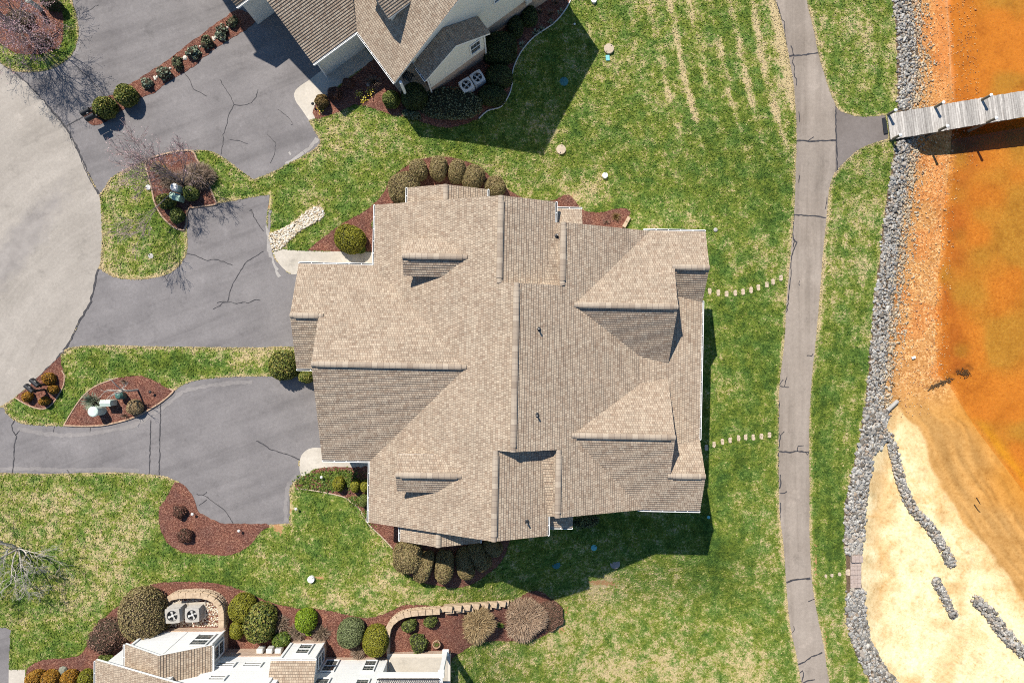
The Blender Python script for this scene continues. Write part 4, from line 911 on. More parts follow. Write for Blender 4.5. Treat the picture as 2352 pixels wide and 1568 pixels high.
# ------------------------------------------------------------------ neighbouring house at the top
def top_house():
    O = (-6.40, 14.09); f1 = (.806, .592); f2 = (-.592, .806)
    def Q(a, b, z): return Vector((O[0]+a*f1[0]+b*f2[0], O[1]+a*f1[1]+b*f2[1], z))
    h = empty('gabled_house', Q(4, 5, 0), 'neighbouring cream house with brick base and steep gable, cut by the top edge', 'house')
    r = Roof()
    r.face([Q(0, 0, 2.8), Q(6.2, 0, 7.45), Q(6.2, 11, 7.45), Q(0, 11, 2.8)]); r.face([Q(6.2, 0, 7.45), Q(12.4, 0, 2.8), Q(12.4, 11, 2.8), Q(6.2, 11, 7.45)])
    z1 = lambda b: 2.8+.6*(b-3.45)
    r.face([Q(-2.98, 3.45, 2.8), Q(0, 3.45, 2.8), Q(6.7, 13.5, z1(13.5)), Q(-2.98, 13.5, z1(13.5))]); r.face([Q(-4.2, 13.5, z1(13.5)), Q(6.7, 13.5, z1(13.5)), Q(6.7, 20, 5), Q(-4.2, 20, 5)])
    r.face([Q(-4.5, 8.3, 3.0), Q(-2.9, 8.3, 3.0), Q(-2.9, 13.5, 8.2), Q(-4.5, 13.5, 8.2)])
    roof = r.build('roof', h)
    hipline('ridge_shingles', Q(6.2, 0, 7.45), Q(6.2, 11, 7.45), roof)
    w = Roof()
    # lower wing
    w.face([Q(1.47, -.84, 2.6), Q(3.655, -.84, 4.0), Q(3.655, .3, 4.0), Q(1.47, .3, 2.6)]); w.face([Q(3.655, -.84, 4.0), Q(5.84, -.84, 2.6), Q(5.84, .3, 2.6), Q(3.655, .3, 4.0)])
    w.build('wing_roof', h)
    m = MB()
    def pr(pts, z0, z1, mat): m.prism([tuple(Q(a, b, 0))[:2] for a, b in pts], z0, z1, mat)
    for z0, f, mat in ((-2.5, None, 1), (None, None, 0)): pass
    def two(pts, tops, brick=.9, g=-.6):
        pr(pts, -2.5, g+brick, 1); ins = pts
        m.prism([tuple(Q(a, b, 0))[:2] for a, b in ins], [g+brick]*len(pts), [t-.17 for t in tops], 0)
    two([(1.72, .35), (6.2, .35), (6.2, 10.8), (1.72, 10.8)], [4.09, 7.45, 7.45, 4.09]); two([(.35, 1.9), (1.715, 1.9), (1.715, 10.8), (.35, 10.8)], [3.06, 4.08, 4.08, 3.06]); two([(6.2, .35), (12.05, .35), (12.05, 10.8), (6.2, 10.8)], [7.45, 3.06, 3.06, 7.45])
    pr([(-2.7, 3.8), (.4, 3.8), (.4, 13.4), (-2.7, 13.4)], -.5, [3.0-.17, 3.0-.17, 8.6, 8.6], 0)
    pr([(-4.2, 8.6), (-2.75, 8.6), (-2.75, 13.3), (-4.2, 13.3)], -.5, [3.1, 3.1, 7.8, 7.8], 0)
    two([(1.75, -.55), (3.655, -.55), (3.655, .345), (1.75, .345)], [2.78, 4.0, 4.0, 2.78], .95, -.5); two([(3.655, -.55), (5.56, -.55), (5.56, .345), (3.655, .345)], [4.0, 2.78, 2.78, 4.0], .95, -.5)
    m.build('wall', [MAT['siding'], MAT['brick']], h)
    o3 = lambda a, b: Vector((a*f1[0]+b*f2[0], a*f1[1]+b*f2[1], 0))
    window(h, Q(4.95, -.56, 1.55), o3(1, 0), o3(0, -1), .75, 1.2)
    window(h, Q(7.6, .34, 2.9), o3(1, 0), o3(0, -1), 1.35, .6, 1, 4)
    gutter(Q(0, 0, 2.79), Q(0, 3.4, 2.79), h, o3(-1, 0)); gutter(Q(-2.98, 3.45, 2.79), Q(-.12, 3.45, 2.79), h, o3(0, -1)); gutter(Q(1.47, -.84, 2.59), Q(1.47, 0, 2.59), h, o3(-1, 0)); gutter(Q(-4.5, 8.3, 2.99), Q(-3.0, 8.3, 2.99), h, o3(0, -1))
    # down pipes and trim
    for a, b, zz in ((1.66, -.6, 2.5), (5.60, -.6, 2.5), (-2.75, 3.72, 2.6)): t = MB(); t.tube([Q(a, b, -.6), Q(a, b, zz)], .05, 6); t.build('downpipe', MAT['white'], h)
    # dormer on the left slope
    bd = 3.0; zr = 5.75; ze = 5.0; a0 = 1.5
    d = MB(); d.prism([tuple(Q(a, b, 0))[:2] for a, b in ((a0+.2, bd-.85), (2.9, bd-.85), (2.9, bd), (a0+.2, bd))], 3.0, [5.0, 5.0, 5.62, 5.62]); d.prism([tuple(Q(a, b, 0))[:2] for a, b in ((a0+.2, bd), (2.9, bd), (2.9, bd+.85), (a0+.2, bd+.85))], 3.0, [5.62, 5.62, 5.0, 5.0])
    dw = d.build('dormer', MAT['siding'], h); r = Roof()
    r.face([Q(a0, bd, zr), Q(3.93, bd, zr), Q(2.93, bd-1.07, ze), Q(a0, bd-1.07, ze)], thick=.12); r.face([Q(a0, bd, zr), Q(3.93, bd, zr), Q(2.93, bd+1.07, ze), Q(a0, bd+1.07, ze)], thick=.12); r.build('dormer_roof', dw)
    # porch in the corner
    m = MB(); m.prism([tuple(Q(a, b, 0))[:2] for a, b in ((.15, -.4), (1.71, -.4), (1.71, 1.89), (.15, 1.89))], -1.5, .12, 0)
    m.build('porch_floor', MAT['paver'], h)
    m = MB(); c = Q(.28, -.15, 0); m.tube([c+Vector((0, 0, .12)), c+Vector((0, 0, 2.75))], .09, 8); m.box(c+Vector((0, 0, .2)), (.3, .3, .16)); m.build('porch_post', MAT['white'], h)
    # meters
    for a in (9.3, 9.9, 10.4):
        m = MB(); m.box(Q(a, .25, .35), (.42, .2, .55), math.atan2(f1[1], f1[0]), 0, .03); m.tube([Q(a, .22, .6), Q(a, .22, 1.4)], .03, 6); m.build('utility_meter', MAT['metal_light'], h)
    # chair on the porch
    cpos = Q(1.05, .75, .12); ch = empty('porch_chair', cpos, 'dark slatted porch chair on the tiled corner porch of the neighbouring house', 'chair')
    rz = math.atan2(f1[1], f1[0])+.5; rt = Matrix.Rotation(rz, 3, 'Z')
    m = MB()
    for i in range(5): m.box(cpos+rt@Vector((0, -.2+.1*i, .42)), (.5, .07, .03), rz)
    m.build('seat', MAT['metal_dark'], ch); m = MB()
    for i in range(5): m.box(cpos+rt@Vector((-.2+.1*i, .25, .68)), (.06, .03, .5), rz)
    m.build('backrest', MAT['metal_dark'], ch)
    for sx in (-.22, .22):
        for sy in (-.2, .23):
            m = MB(); m.tube([cpos+rt@Vector((sx, sy, 0)), cpos+rt@Vector((sx, sy, .42))], .022, 6); m.build('leg', MAT['metal_dark'], ch)
top_house()
# ------------------------------------------------------------------ white house at the bottom
def bottom_house():
    h = empty('white_house', (-15, -19, 0), 'white sided house with brick base and a covered terrace, cut by the bottom edge', 'house')
    m = MB()
    def rect(x0, x1, y0, y1): return [(x0, y0), (x1, y0), (x1, y1), (x0, y1)]
    def blk(x0, x1, y0, y1, top, brick=.55):
        # tops ordered for (x0,y0)(x1,y0)(x1,y1)(x0,y1)
        t = top if isinstance(top, list) else [top]*4
        m.prism(rect(x0, x1, y0, y1), -1.5, brick, 1); m.prism(rect(x0+.02, x1-.02, y0+.02, y1-.02), brick, t, 0)
    # A: gabled bay
    s = .55
    blk(-20.95, -18.7, -19.2, -16.72, [2.55, 3.80, 3.80, 2.55]); blk(-18.7, -16.6, -19.2, -16.72, [3.80, 2.62, 2.62, 3.80])
    # W: big gable on the left
    blk(-22.5, -18.0, -26, -17.75, [2.55, 4.6, 4.6, 2.55]); blk(-18.0, -12.5, -26, -18.05, [4.6, 6.2, 6.2, 4.6])
    # B, C, D
    blk(-16.9, -12.8, -24, -17.95, 5.6, 1.0); blk(-12.75, -10.86, -24, -17.42, 3.0, .5); blk(-10.9, -7.24, -24, -18.46, 5.8, .35)
    m.build('wall', [MAT['white_siding'], MAT['brick']], h)
    r = Roof()
    r.face([(-21.2, -16.55, 2.6), (-18.62, -16.55, 4.02), (-18.62, -20, 4.02), (-21.2, -20, 2.6)]); r.face([(-18.62, -16.55, 4.02), (-16.38, -16.55, 2.75), (-16.38, -20, 2.75), (-18.62, -20, 4.02)])
    r.face([(-22.8, -17.42, 2.6), (-16.6, -17.42, 5.4), (-16.6, -26, 5.4), (-22.8, -26, 2.6)])
    r.build('roof', h)
    r = Roof(); r.face([(-13.05, -17.25, 3.05), (-10.6, -17.25, 3.05), (-10.6, -20.5, 4.6), (-13.05, -20.5, 4.6)]); r.build('bay_roof', h)
    gutter((-21.2, -16.6, 2.6), (-21.2, -20, 2.6), h, (-1, 0, 0)); gutter((-16.38, -16.6, 2.74), (-16.38, -19.5, 2.74), h, (1, 0, 0)); gutter((-22.8, -17.5, 2.6), (-22.8, -22, 2.6), h, (-1, 0, 0)); gutter((-13.05, -17.25, 3.04), (-10.6, -17.25, 3.04), h, (0, 1, 0))
    al, ou = (1, 0, 0), (0, 1, 0)
    window(h, (-17.35, -16.70, 1.75), al, ou, 1.0, 1.5); window(h, (-11.75, -17.40, 1.35), al, ou, .78, 1.25)
    window(h, (-8.1, -18.44, 1.15), al, ou, .72, 1.35); window(h, (-10.35, -18.44, 1.15), al, ou, .78, 1.4); window(h, (-8.1, -18.44, 3.3), al, ou, .75, 1.3); window(h, (-10.3, -18.44, 3.2), al, ou, .8, 1.3)
    window(h, (-15.9, -17.93, 2.1), al, ou, 1.05, .55, 1, 4); window(h, (-14.4, -17.93, 2.1), al, ou, 1.05, .55, 1, 4); window(h, (-15.7, -17.93, 3.6), al, ou, .9, .6, 1, 4)
    window(h, (-16.58, -17.4, 1.4), (0, 1, 0), (1, 0, 0), .8, 1.3); window(h, (-10.84, -17.95, 1.3), (0, 1, 0), (1, 0, 0), .7, 1.2)
    # white trim boards
    for x, y, z in ((-20.95, -16.70, 2.4), (-16.62, -16.70, 2.5), (-12.73, -17.40, 2.9), (-10.88, -17.40, 2.9), (-7.26, -18.44, 4.4)): m = MB(); m.box((x, y+.01, z/2+.3), (.13, .05, z-.55)); m.build('corner_trim', MAT['white'], h)
    # three meter boxes on the brick
    for x in (-14.5, -13.95, -13.45):
        m = MB(); m.box((x, -17.78, .55), (.36, .28, .55), 0, 0, .05); m.build('utility_box', MAT['metal_light'], h)
    # terrace under a balcony
    m = MB(); m.box((-5.45, -20.5, -.02), (3.7, 4.6, .36), 0, 1); m.box((-5.45, -20.65, .17), (3.35, 4.5, .03), 0, 0); m.build('terrace', [MAT['concrete'], MAT['brick']], h)
    for x, y in ((-3.86, -18.08), (-3.86, -22.3)):
        m = MB(); m.box((x, y, 1.45), (.24, .24, 2.7), 0, 0, .02); m.box((x, y, .27), (.36, .36, .16), 0, 0, .02); m.box((x, y, 2.72), (.34, .34, .14), 0, 0, .02); m.build('terrace_post', MAT['white'], h)
    m = MB(); m.box((-5.5, -18.08, 2.92), (3.6, .2, .24)); m.box((-3.86, -20.3, 2.92), (.2, 4.2, .24)); m.build('balcony_beam', MAT['white'], h)
    m = MB(); m.box((-5.6, -20.3, 2.93), (3.3, 4.1, .08)); m.build('balcony_floor', MAT['boards'], h)
    m = MB()
    for z in (3.12, 3.75): m.box((-5.6, -18.22, z), (3.4, .04, .04)); m.box((-3.95, -20.5, z), (.04, 3.9, .04))
    for i in range(30): m.box((-7.25+i*.115, -18.22, 3.43), (.02, .02, .6))
    for i in range(34): m.box((-3.95, -18.3-i*.115, 3.43), (.02, .02, .6))
    m.build('balcony_railing', MAT['metal_dark'], h)
bottom_house()
# ------------------------------------------------------------------ plants
def sphere_grid(c, r, rot, p, zmin, nu=20, nv=9, lump=None, shrink=.9):
    vs = []; fs = []
    for j in range(nv+1):
        th = (j/nv)*math.pi*.62
        for i in range(nu):
            ph = 2*math.pi*i/nu; d = np.array([math.sin(th)*math.cos(ph), math.sin(th)*math.sin(ph), math.cos(th)])
            vs.append(d)
    d = np.array(vs); q = surf(d, c, r, rot, p, lump)*1.0
    q = c+(q-c)*shrink; q[:, 2] = np.maximum(q[:, 2], zmin)
    for j in range(nv):
        for i in range(nu): fs.append((j*nu+i, (j+1)*nu+i, (j+1)*nu+(i+1) % nu, j*nu+(i+1) % nu))
    return q, fs
def surf(d, c, r, rot, p, lump):
    e = np.abs(d/np.linalg.norm(d, axis=1, keepdims=True)); k = (e**p).sum(1)**(1/p); q = d/np.linalg.norm(d, axis=1, keepdims=True)/k[:, None]
    if lump is not None:
        f = np.zeros(len(q))
        for (w, ph, a) in lump: f += a*np.sin((d*w).sum(1)+ph)
        q = q*(1+f)[:, None]
    q = q*np.array(r); cs, sn = math.cos(rot), math.sin(rot)
    x = q[:, 0]*cs-q[:, 1]*sn; y = q[:, 0]*sn+q[:, 1]*cs; q = np.stack([x, y, q[:, 2]], 1)
    return q+np.array(c)
def lumps(k, a, lo=2, hi=6): return [(rng.normal(0, 1, 3)*rng.uniform(lo, hi)/1.7, rng.uniform(0, 6.3), a*rng.uniform(.4, 1)) for _ in range(k)]
def shrub(name, label, u, v, ru, rv, H, leaf, rot=0, p=2.3, size=.05, tilt=.55, lump=.055, dens=1.0, core='core', group=None, cat='shrub', shell=.07, zg=None):
    if zg is None: zg = T(u, v)
    pos = P(u, v, zg+H*.5); zg = ground_z(pos.x, pos.y); k = S*(CH-zg-H*.5)/CH
    rx, ry = ru*k, rv*k; rz = H*.62; c = np.array([pos.x, pos.y, zg+H-rz]); rot = -rot
    lm = lumps(5, lump)
    area = 2.6*math.pi*((rx*ry)**.8+(rx*rz)**.8+(ry*rz)**.8)/3*1.25
    n = int(min(9000, max(120, area/(size*size*1.3)*1.9*dens)))
    d = rng.normal(0, 1, (n*2, 3)); d /= np.linalg.norm(d, axis=1, keepdims=True); d = d[d[:, 2] > -.35][:n]
    q = surf(d, c, (rx, ry, rz), rot, p, lm); q = c+(q-c)*(1-np.abs(rng.normal(0, shell, (len(q), 1))))
    keep = q[:, 2] > zg+.03; q = q[keep]; dn = d[keep]
    lv, lf = quads(q, dn, size, tilt)
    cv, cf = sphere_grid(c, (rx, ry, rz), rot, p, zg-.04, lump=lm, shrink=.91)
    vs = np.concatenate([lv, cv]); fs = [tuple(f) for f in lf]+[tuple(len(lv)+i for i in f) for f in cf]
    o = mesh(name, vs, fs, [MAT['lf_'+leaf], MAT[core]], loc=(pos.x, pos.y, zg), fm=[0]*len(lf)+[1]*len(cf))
    return tag(o, label, cat, group)
def blades(name, label, u, v, ru, rv, H, leaf, n=500, w=.016, droop=.5, group=None, cat='ornamental grass', up=.55, base=.12, start=.12):
    """arching stems fanning out from the base"""
    zg = T(u, v); pos = P(u, v, zg+H*.5); zg = ground_z(pos.x, pos.y); k = S*(CH-zg-H*.5)/CH; rx, ry = ru*k, rv*k
    V = np.zeros((n*8, 3)); F = []
    ph = rng.uniform(0, 6.283, n); rr = np.sqrt(rng.uniform(.0, 1, n)); hh = H*rng.uniform(.65, 1.05, n)
    for i in range(n):
        dx, dy = math.cos(ph[i]), math.sin(ph[i]); pb = Vector((pos.x+dx*rx*base*rr[i]*2, pos.y+dy*ry*base*rr[i]*2, zg))
        side = Vector((-dy, dx, 0)).normalized(); q = []
        for j, t in enumerate((0, .4, .75, 1.0)):
            out = t**1.3*rr[i]; z = hh[i]*(math.sin(t*math.pi*.5*(1.0+droop*rr[i])))*(1-.35*rr[i])
            c = pb+Vector((dx*rx*out, dy*ry*out, max(.02, z))); ww = w*(1-.8*t)
            V[i*8+2*j] = c+side*ww; V[i*8+2*j+1] = c-side*ww
        for j in range(3): b = i*8+2*j; F.append((b, b+1, b+3, b+2))
    o = mesh(name, V, np.array(F), MAT['lf_'+leaf], loc=(pos.x, pos.y, zg))
    return tag(o, label, cat, group)
def tuft(name, label, u, v, ru, rv, H, leaf, n=2000, L=.35, w=.013, group=None, cat='ornamental grass', wild=.5, zmin=.15):
    """dome of many short stems, each rooted at its own spot of the clump"""
    zg = T(u, v); pos = P(u, v, zg+H*.5); zg = ground_z(pos.x, pos.y); k = S*(CH-zg-H*.5)/CH; rx, ry = ru*k, rv*k
    ph = rng.uniform(0, 6.283, n); rr = np.sqrt(rng.uniform(0, 1, n)); x = np.cos(ph)*rr; y = np.sin(ph)*rr
    lump_ = 1+.10*np.sin(ph*3+1)+.07*np.sin(ph*5+2)
    p0 = np.stack([pos.x+x*rx*.82*lump_, pos.y+y*ry*.82*lump_, zg+H*np.sqrt(np.clip(1-(rr*.97)**2, 0, 1))*rng.uniform(zmin, .95, n)*.85], 1)
    d = np.stack([x*.9, y*.9, np.full(n, .55)], 1)+rng.normal(0, wild, (n, 3)); d[:, 2] = np.abs(d[:, 2])*.8; d /= np.linalg.norm(d, axis=1, keepdims=True)
    l = L*rng.uniform(.5, 1.2, (n, 1)); p1 = p0+d*l*.55; d2 = d+np.stack([x*.5, y*.5, np.full(n, -.35)], 1); d2 /= np.linalg.norm(d2, axis=1, keepdims=True); p2 = p1+d2*l*.45
    p2[:, 2] = np.maximum(p2[:, 2], zg+.02)
    s_ = np.cross(d, np.array([0, 0, 1.0])+rng.normal(0, .3, (n, 3))); s_ /= np.linalg.norm(s_, axis=1, keepdims=True)
    v = np.stack([p0+s_*w, p0-s_*w, p1-s_*w*.8, p1+s_*w*.8, p2-s_*w*.2, p2+s_*w*.2], 1).reshape(-1, 3)
    b = np.arange(n)*6; f = np.concatenate([np.stack([b, b+1, b+2, b+3], 1), np.stack([b+3, b+2, b+4, b+5], 1)])
    cv, cf = sphere_grid(np.array([pos.x, pos.y, zg-H*.02]), (rx*.9, ry*.9, H*.8), 0, 2, zg-.04, shrink=.9)
    o = mesh(name, np.concatenate([v, cv]), [tuple(q) for q in f]+[tuple(len(v)+i for i in q) for q in cf], [MAT['lf_'+leaf], MAT['core_brown']], loc=(pos.x, pos.y, zg), fm=[0]*len(f)+[1]*len(cf))
    return tag(o, label, cat, group)
def branchy(mb, p, d, L, r, depth, spread=.55, k=(2, 4), up=.12, tips=None, m=0, shrink=.68, bend=.16):
    p = Vector(p); d = Vector(d).normalized(); pts = [p.copy()]; rad = [r]; seg = 4 if depth > 1 else 3
    for i in range(seg):
        d = (d+Vector((random.gauss(0, bend), random.gauss(0, bend), random.gauss(0, bend)+up*.5))).normalized()
        p = p+d*(L/seg); pts.append(p.copy()); rad.append(max(.007, r*(1-.42*(i+1)/seg)))
    mb.tube(pts, rad, 6 if r > .04 else (4 if r > .012 else 3), m, cap=False)
    if depth == 0:
        if tips is not None: tips.append((pts[-1], d))
        return
    nb = random.randint(*k)
    for i in range(nb):
        t = random.uniform(.35, 1.0) if i else 1.0; idx = min(seg, max(1, int(round(t*seg))))
        ax = d.orthogonal(); ax.rotate(Matrix.Rotation(random.uniform(0, 6.283), 3, d)); nd = (d+ax*random.uniform(.4, 1.2)*spread).normalized()
        branchy(mb, pts[idx], nd, L*shrink*random.uniform(.75, 1.15), rad[idx]*.68, depth-1, spread, k, up, tips, m, shrink, bend)
    if tips is not None and depth <= 1: tips.append((pts[-1], d))
def tree(label, base, stems, bark, depth=4, L=1.2, r=.06, spread=.6, k=(2, 4), blossom=0, up=.12, trunk=None, name='bare_tree', shrink=.7, cat='tree'):
    """stems: list of start directions; trunk: (height, lean vector, radius)"""
    base = Vector(base); t = empty(name, base, label, cat); tips = []; top = base.copy(); m = MB()
    if trunk:
        hgt, lean, tr = trunk; top = base+Vector(lean)+Vector((0, 0, hgt)); m.tube([base-Vector((0, 0, .1)), base+(top-base)*.5+Vector((.03, -.02, 0)), top], [tr*1.25, tr, tr*.85], 8)
    else:
        m.tube([base-Vector((0, 0, .1)), base+Vector((0, 0, .18))], [r*1.9, r*1.5], 8); top = base+Vector((0, 0, .15))
    m.build('trunk', MAT[bark], t)
    m = MB()
    for d in stems: branchy(m, top, d, L*random.uniform(.85, 1.15), r, depth, spread, k, up, tips, 0, shrink)
    cr_ = m.build('crown', MAT[bark], t)
    if blossom:
        n = blossom; idx = rng.integers(0, len(tips), n); c = np.array([tuple(tips[i][0]) for i in idx])+rng.normal(0, .09, (n, 3))
        lv, lf = quads(c, rng.normal(0, 1, (n, 3)), .026, 1.0); mesh('blossom', lv, lf, MAT['blossom'], t)
    return t
def plants():
    # clipped brown-green hedge mounds, upper side of the large house
    G1 = 'clipped mounds along the upper end of the large house'
    for (u, v, ru, rv, H, rot, lb) in [(927, 431, 38, 34, 1.5, -.25, 'largest clipped mound, at the left end of the upper arc beside the roof corner'), (960, 388, 20, 24, 1.2, 0, 'clipped round mound second in the upper arc, next to the largest one'), (1006, 385, 21, 27, 1.25, .1, 'tall oval clipped mound third in the upper arc, furthest out on the lawn side'), (1049, 394, 20, 26, 1.25, .15, 'oval clipped mound fourth in the upper arc, above the bay ridge'), (1086, 405, 24, 28, 1.25, .5, 'tilted clipped mound fifth in the upper arc, touching the bay gutter'), (1137, 429, 24, 24, 1.2, .8, 'clipped mound at the right end of the upper arc')]:
        shrub('clipped_shrub', lb, u, v, ru, rv, H, 'brown', rot, 2.5, .035, .55, .04, 1.0, 'core_brown', G1)
    G2 = 'clipped mounds along the lower end of the large house'
    for (u, v, ru, rv, H, rot, lb) in [(936, 1279, 34, 33, 1.5, .2, 'broadest clipped mound, at the left end of the lower arc, mostly in sun'), (974, 1301, 20, 35, 1.25, .28, 'clipped oblong mound second in the lower arc, its outer half sunlit'), (1020, 1303, 22, 37, 1.25, .02, 'clipped oblong mound in the middle of the lower arc, its lower third sunlit'), (1066, 1296, 21, 37, 1.25, -.2, 'clipped oblong mound fourth in the lower arc, nearly all in shade'), (1101, 1278, 21, 36, 1.25, -.55, 'shaded clipped oblong mound fifth in the lower arc, leaning out to the right'), (1132, 1256, 18, 24, 1.2, -.9, 'small shaded clipped mound at the right end of the lower arc, half under the roof')]:
        shrub('clipped_shrub', lb, u, v, ru, rv, H, 'brown', rot, 2.8, .035, .55, .035, 1.0, 'core_brown', G2)
    shrub('clipped_shrub', 'yellow green ball shrub in the mulch corner above the concrete walk', 802, 548, 36, 33, 1.35, 'yellow', .3, 2.2, .045, .55, .03)
    shrub('small_shrub', 'small low green plant tucked beside the yellow ball shrub', 825, 572, 14, 10, .4, 'cover', 0, 2, .05, .8, .1)
    shrub('small_shrub', 'green shrub half hidden under the gutter of the upper left eave', 862, 517, 8, 12, .9, 'leafy', 0, 2, .05)
    shrub('leafy_shrub', 'large rounded leafy shrub at the end of the grass strip by the garage', 650, 838, 31, 33, 1.5, 'leafy', 0, 2.5, .055, .7, .03)
    shrub('leafy_shrub', 'small leafy shrub wedged under the garage corner gutter', 702, 865, 16, 14, 1.0, 'leafy', 0, 2.3, .05, .7, .03)
    # lower left house corner
    GS_ = 'small round shrubs in the bed at the lower garage corner'
    for (u, v, ru, rv, lb) in [(777, 1111, 13.5, 16.5, 'roundest of the small shrubs below the concrete pad, on its own'), (815, 1116, 11, 14, 'small round shrub midway between the lone round one and the gutter'), (838, 1117, 10, 14, 'small round shrub touching the gutter of the lower left eave'), (836, 1150, 11, 15, 'lowest small shrub against the gutter, partly under the eave')]:
        shrub('small_shrub', lb, u, v, ru, rv, .75, 'yellow' if v < 1140 else 'olive', 0, 2.2, .04, .6, .04, group=GS_)
    # shrubs on the drive strip
    shrub('leafy_shrub', 'leafy round shrub on the driveway strip nearest the mailboxes', 240, 246, 22, 25, 1.25, 'leafy', .2, 2.2, .055, .8, .04, group='two leafy shrubs on the driveway strip')
    shrub('leafy_shrub', 'leafy round shrub on the driveway strip, second from the mailboxes', 288, 219, 23, 25, 1.25, 'leafy', .2, 2.2, .055, .8, .04, group='two leafy shrubs on the driveway strip')
    o = ['first', 'second', 'third', 'fourth', 'fifth', 'sixth', 'seventh']
    for i, (x, y, m, r) in enumerate([(1352, 765, 'blue', 42), (1497, 672, 'blue', 50), (1622, 580, 'juniper', 44), (1775, 482, 'blue', 50), (1893, 388, 'juniper', 44), (2032, 305, 'blue', 52), (2137, 195, 'juniper', 40)]):
        shrub('dwarf_spruce', ('blue green' if m == 'blue' else 'brownish green')+' dwarf conifer on the driveway strip, %s along from the two round shrubs' % o[i], x/4, y/4, r/4+1.5, r/4+1.5, .5, m, 0, 2, .075, 1.0, .2, .8, 'core_brown', 'dwarf conifers on the driveway strip', 'conifer', .25)
    # neighbouring house planting
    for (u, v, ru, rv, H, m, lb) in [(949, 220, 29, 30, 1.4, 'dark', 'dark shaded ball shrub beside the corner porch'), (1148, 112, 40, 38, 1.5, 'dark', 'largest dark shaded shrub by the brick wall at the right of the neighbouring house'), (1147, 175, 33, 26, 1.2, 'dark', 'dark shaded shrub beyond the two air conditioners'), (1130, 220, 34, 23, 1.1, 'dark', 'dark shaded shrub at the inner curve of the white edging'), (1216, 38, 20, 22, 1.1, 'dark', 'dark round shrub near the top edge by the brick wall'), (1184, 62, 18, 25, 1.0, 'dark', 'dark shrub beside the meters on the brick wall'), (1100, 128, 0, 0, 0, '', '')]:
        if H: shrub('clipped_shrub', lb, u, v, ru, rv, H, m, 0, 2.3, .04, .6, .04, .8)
    shrub('spreading_juniper', 'wide low blue green juniper in the shaded bed below the air conditioners', 1020, 245, 78, 38, .55, 'juniper', .1, 2.2, .06, 1.0, .12, 1.0, shell=.14)
    shrub('spreading_juniper', 'low juniper at the left tip of the shaded bed', 945, 262, 26, 10, .35, 'juniper', .3, 2, .06, 1.0, .12, 1.0, shell=.14)
    shrub('small_shrub', 'pale green clipped shrub half in sun in front of the porch', 898, 227, 19, 19, .95, 'olive', 0, 2.2, .045, .7, .04)
    shrub('small_shrub', 'rust brown ball shrub by the walk, in sun', 738, 233, 15, 15, .8, 'rust', 0, 2.2, .04, .7, .05)
    shrub('small_shrub', 'dark brown ball shrub in shade beside the walk', 769, 213, 15, 14, .8, 'red', 0, 2.2, .04, .7, .05)
    shrub('small_shrub', 'small dark shrub in shade further along the walk', 800, 191, 13, 11, .6, 'red', 0, 2.2, .04, .7, .05)
    blades('twiggy_shrub', 'pink twiggy bare shrub in the shaded front bed', 857, 186, 17, 14, .7, 'twig', 150, .012, .1, cat='shrub')
    for (u, v, m, lb) in [(826, 218, 'daff', 'pale daffodils in shade in the front bed'), (838, 229, 'daff', 'white flowers at the shade line of the front bed'), (825, 217, 'daff', ''), (852, 215, 'daff', 'brightest yellow daffodil clump in the sunny part of the front bed'), (826, 219, 'daff', ''), (740, 255, 'daff', 'yellow flower clump beside the rust ball shrub')]:
        if not lb: continue
        t = empty('daffodil_clump', G(u, v), lb, 'flowers'); c = G(u, v)
        m_ = MB()
        for i in range(26):
            a = random.uniform(0, 6.28); q = random.uniform(.05, .2); m_.tube([c, c+Vector((math.cos(a)*q*.5, math.sin(a)*q*.5, .15)), c+Vector((math.cos(a)*q, math.sin(a)*q, .22))], [.012, .012, .003], 3)
        m_.build('leaves', MAT['lf_cover'], t)
        n = 40; cc = np.array(c)+np.stack([rng.normal(0, .14, n), rng.normal(0, .12, n), rng.uniform(.2, .3, n)], 1); lv, lf = quads(cc, np.tile([0, 0, 1.0], (n, 1)), .04, .4); mesh('blossom', lv, lf, MAT['lf_daff'], t)
    for i, (u, v) in enumerate([(1229, 74), (1243, 67), (1265, 50), (1287, 27), (1198, 102)]):
        blades('strappy_plant', ['first', 'second', 'third', 'fourth', 'lowest'][i]+' pale strappy plant along the white edging of the shaded bed', u, v, 9, 9, .4, 'blue', 24, .03, .6, 'strappy plants in the shaded bed', 'plant')
    for i, (u, v) in enumerate([(1240, 26), (1277, 5), (1265, 30)]):
        blades('twiggy_shrub', ['twiggy shrub nearest the brick wall in the shaded top bed', 'twiggy shrub at the very top of the shaded bed', 'low twiggy shrub between the dark ball and the white edging'][i], u, v, 10, 9, .5, 'twig', 70, .012, .1, cat='shrub')
    # island bed with bare tree
    for (u, v, ru, rv, H, m, lb) in [(380, 463, 20, 18, .95, 'leafy', 'leafy shrub left of the green utility box'), (405, 495, 15, 17, .8, 'olive', 'green shrub nearest the point of the island bed'), (437, 442, 18, 17, .9, 'olive', 'green shrub right of the pale utility post, in branch shade')]:
        shrub('small_shrub', lb, u, v, ru, rv, H, m, 0, 2.2, .05, .8, .06)
    tuft('twiggy_shrub', 'broad brown twiggy shrub filling the right of the island bed', 452, 402, 37, 31, 1.1, 'twig', 2600, .35, .008, cat='shrub', wild=.7)
    tuft('twiggy_shrub', 'pale grey twiggy shrub at the foot of the island tree', 395, 412, 34, 22, .6, 'twig', 900, .4, .007, cat='shrub', wild=.9)
    blades('twiggy_shrub', 'green twiggy shrub at the upper left of the island bed', 364, 388, 15, 12, .6, 'leafy', 160, .016, .4, cat='shrub', base=.3)
    b = G(424, 424)
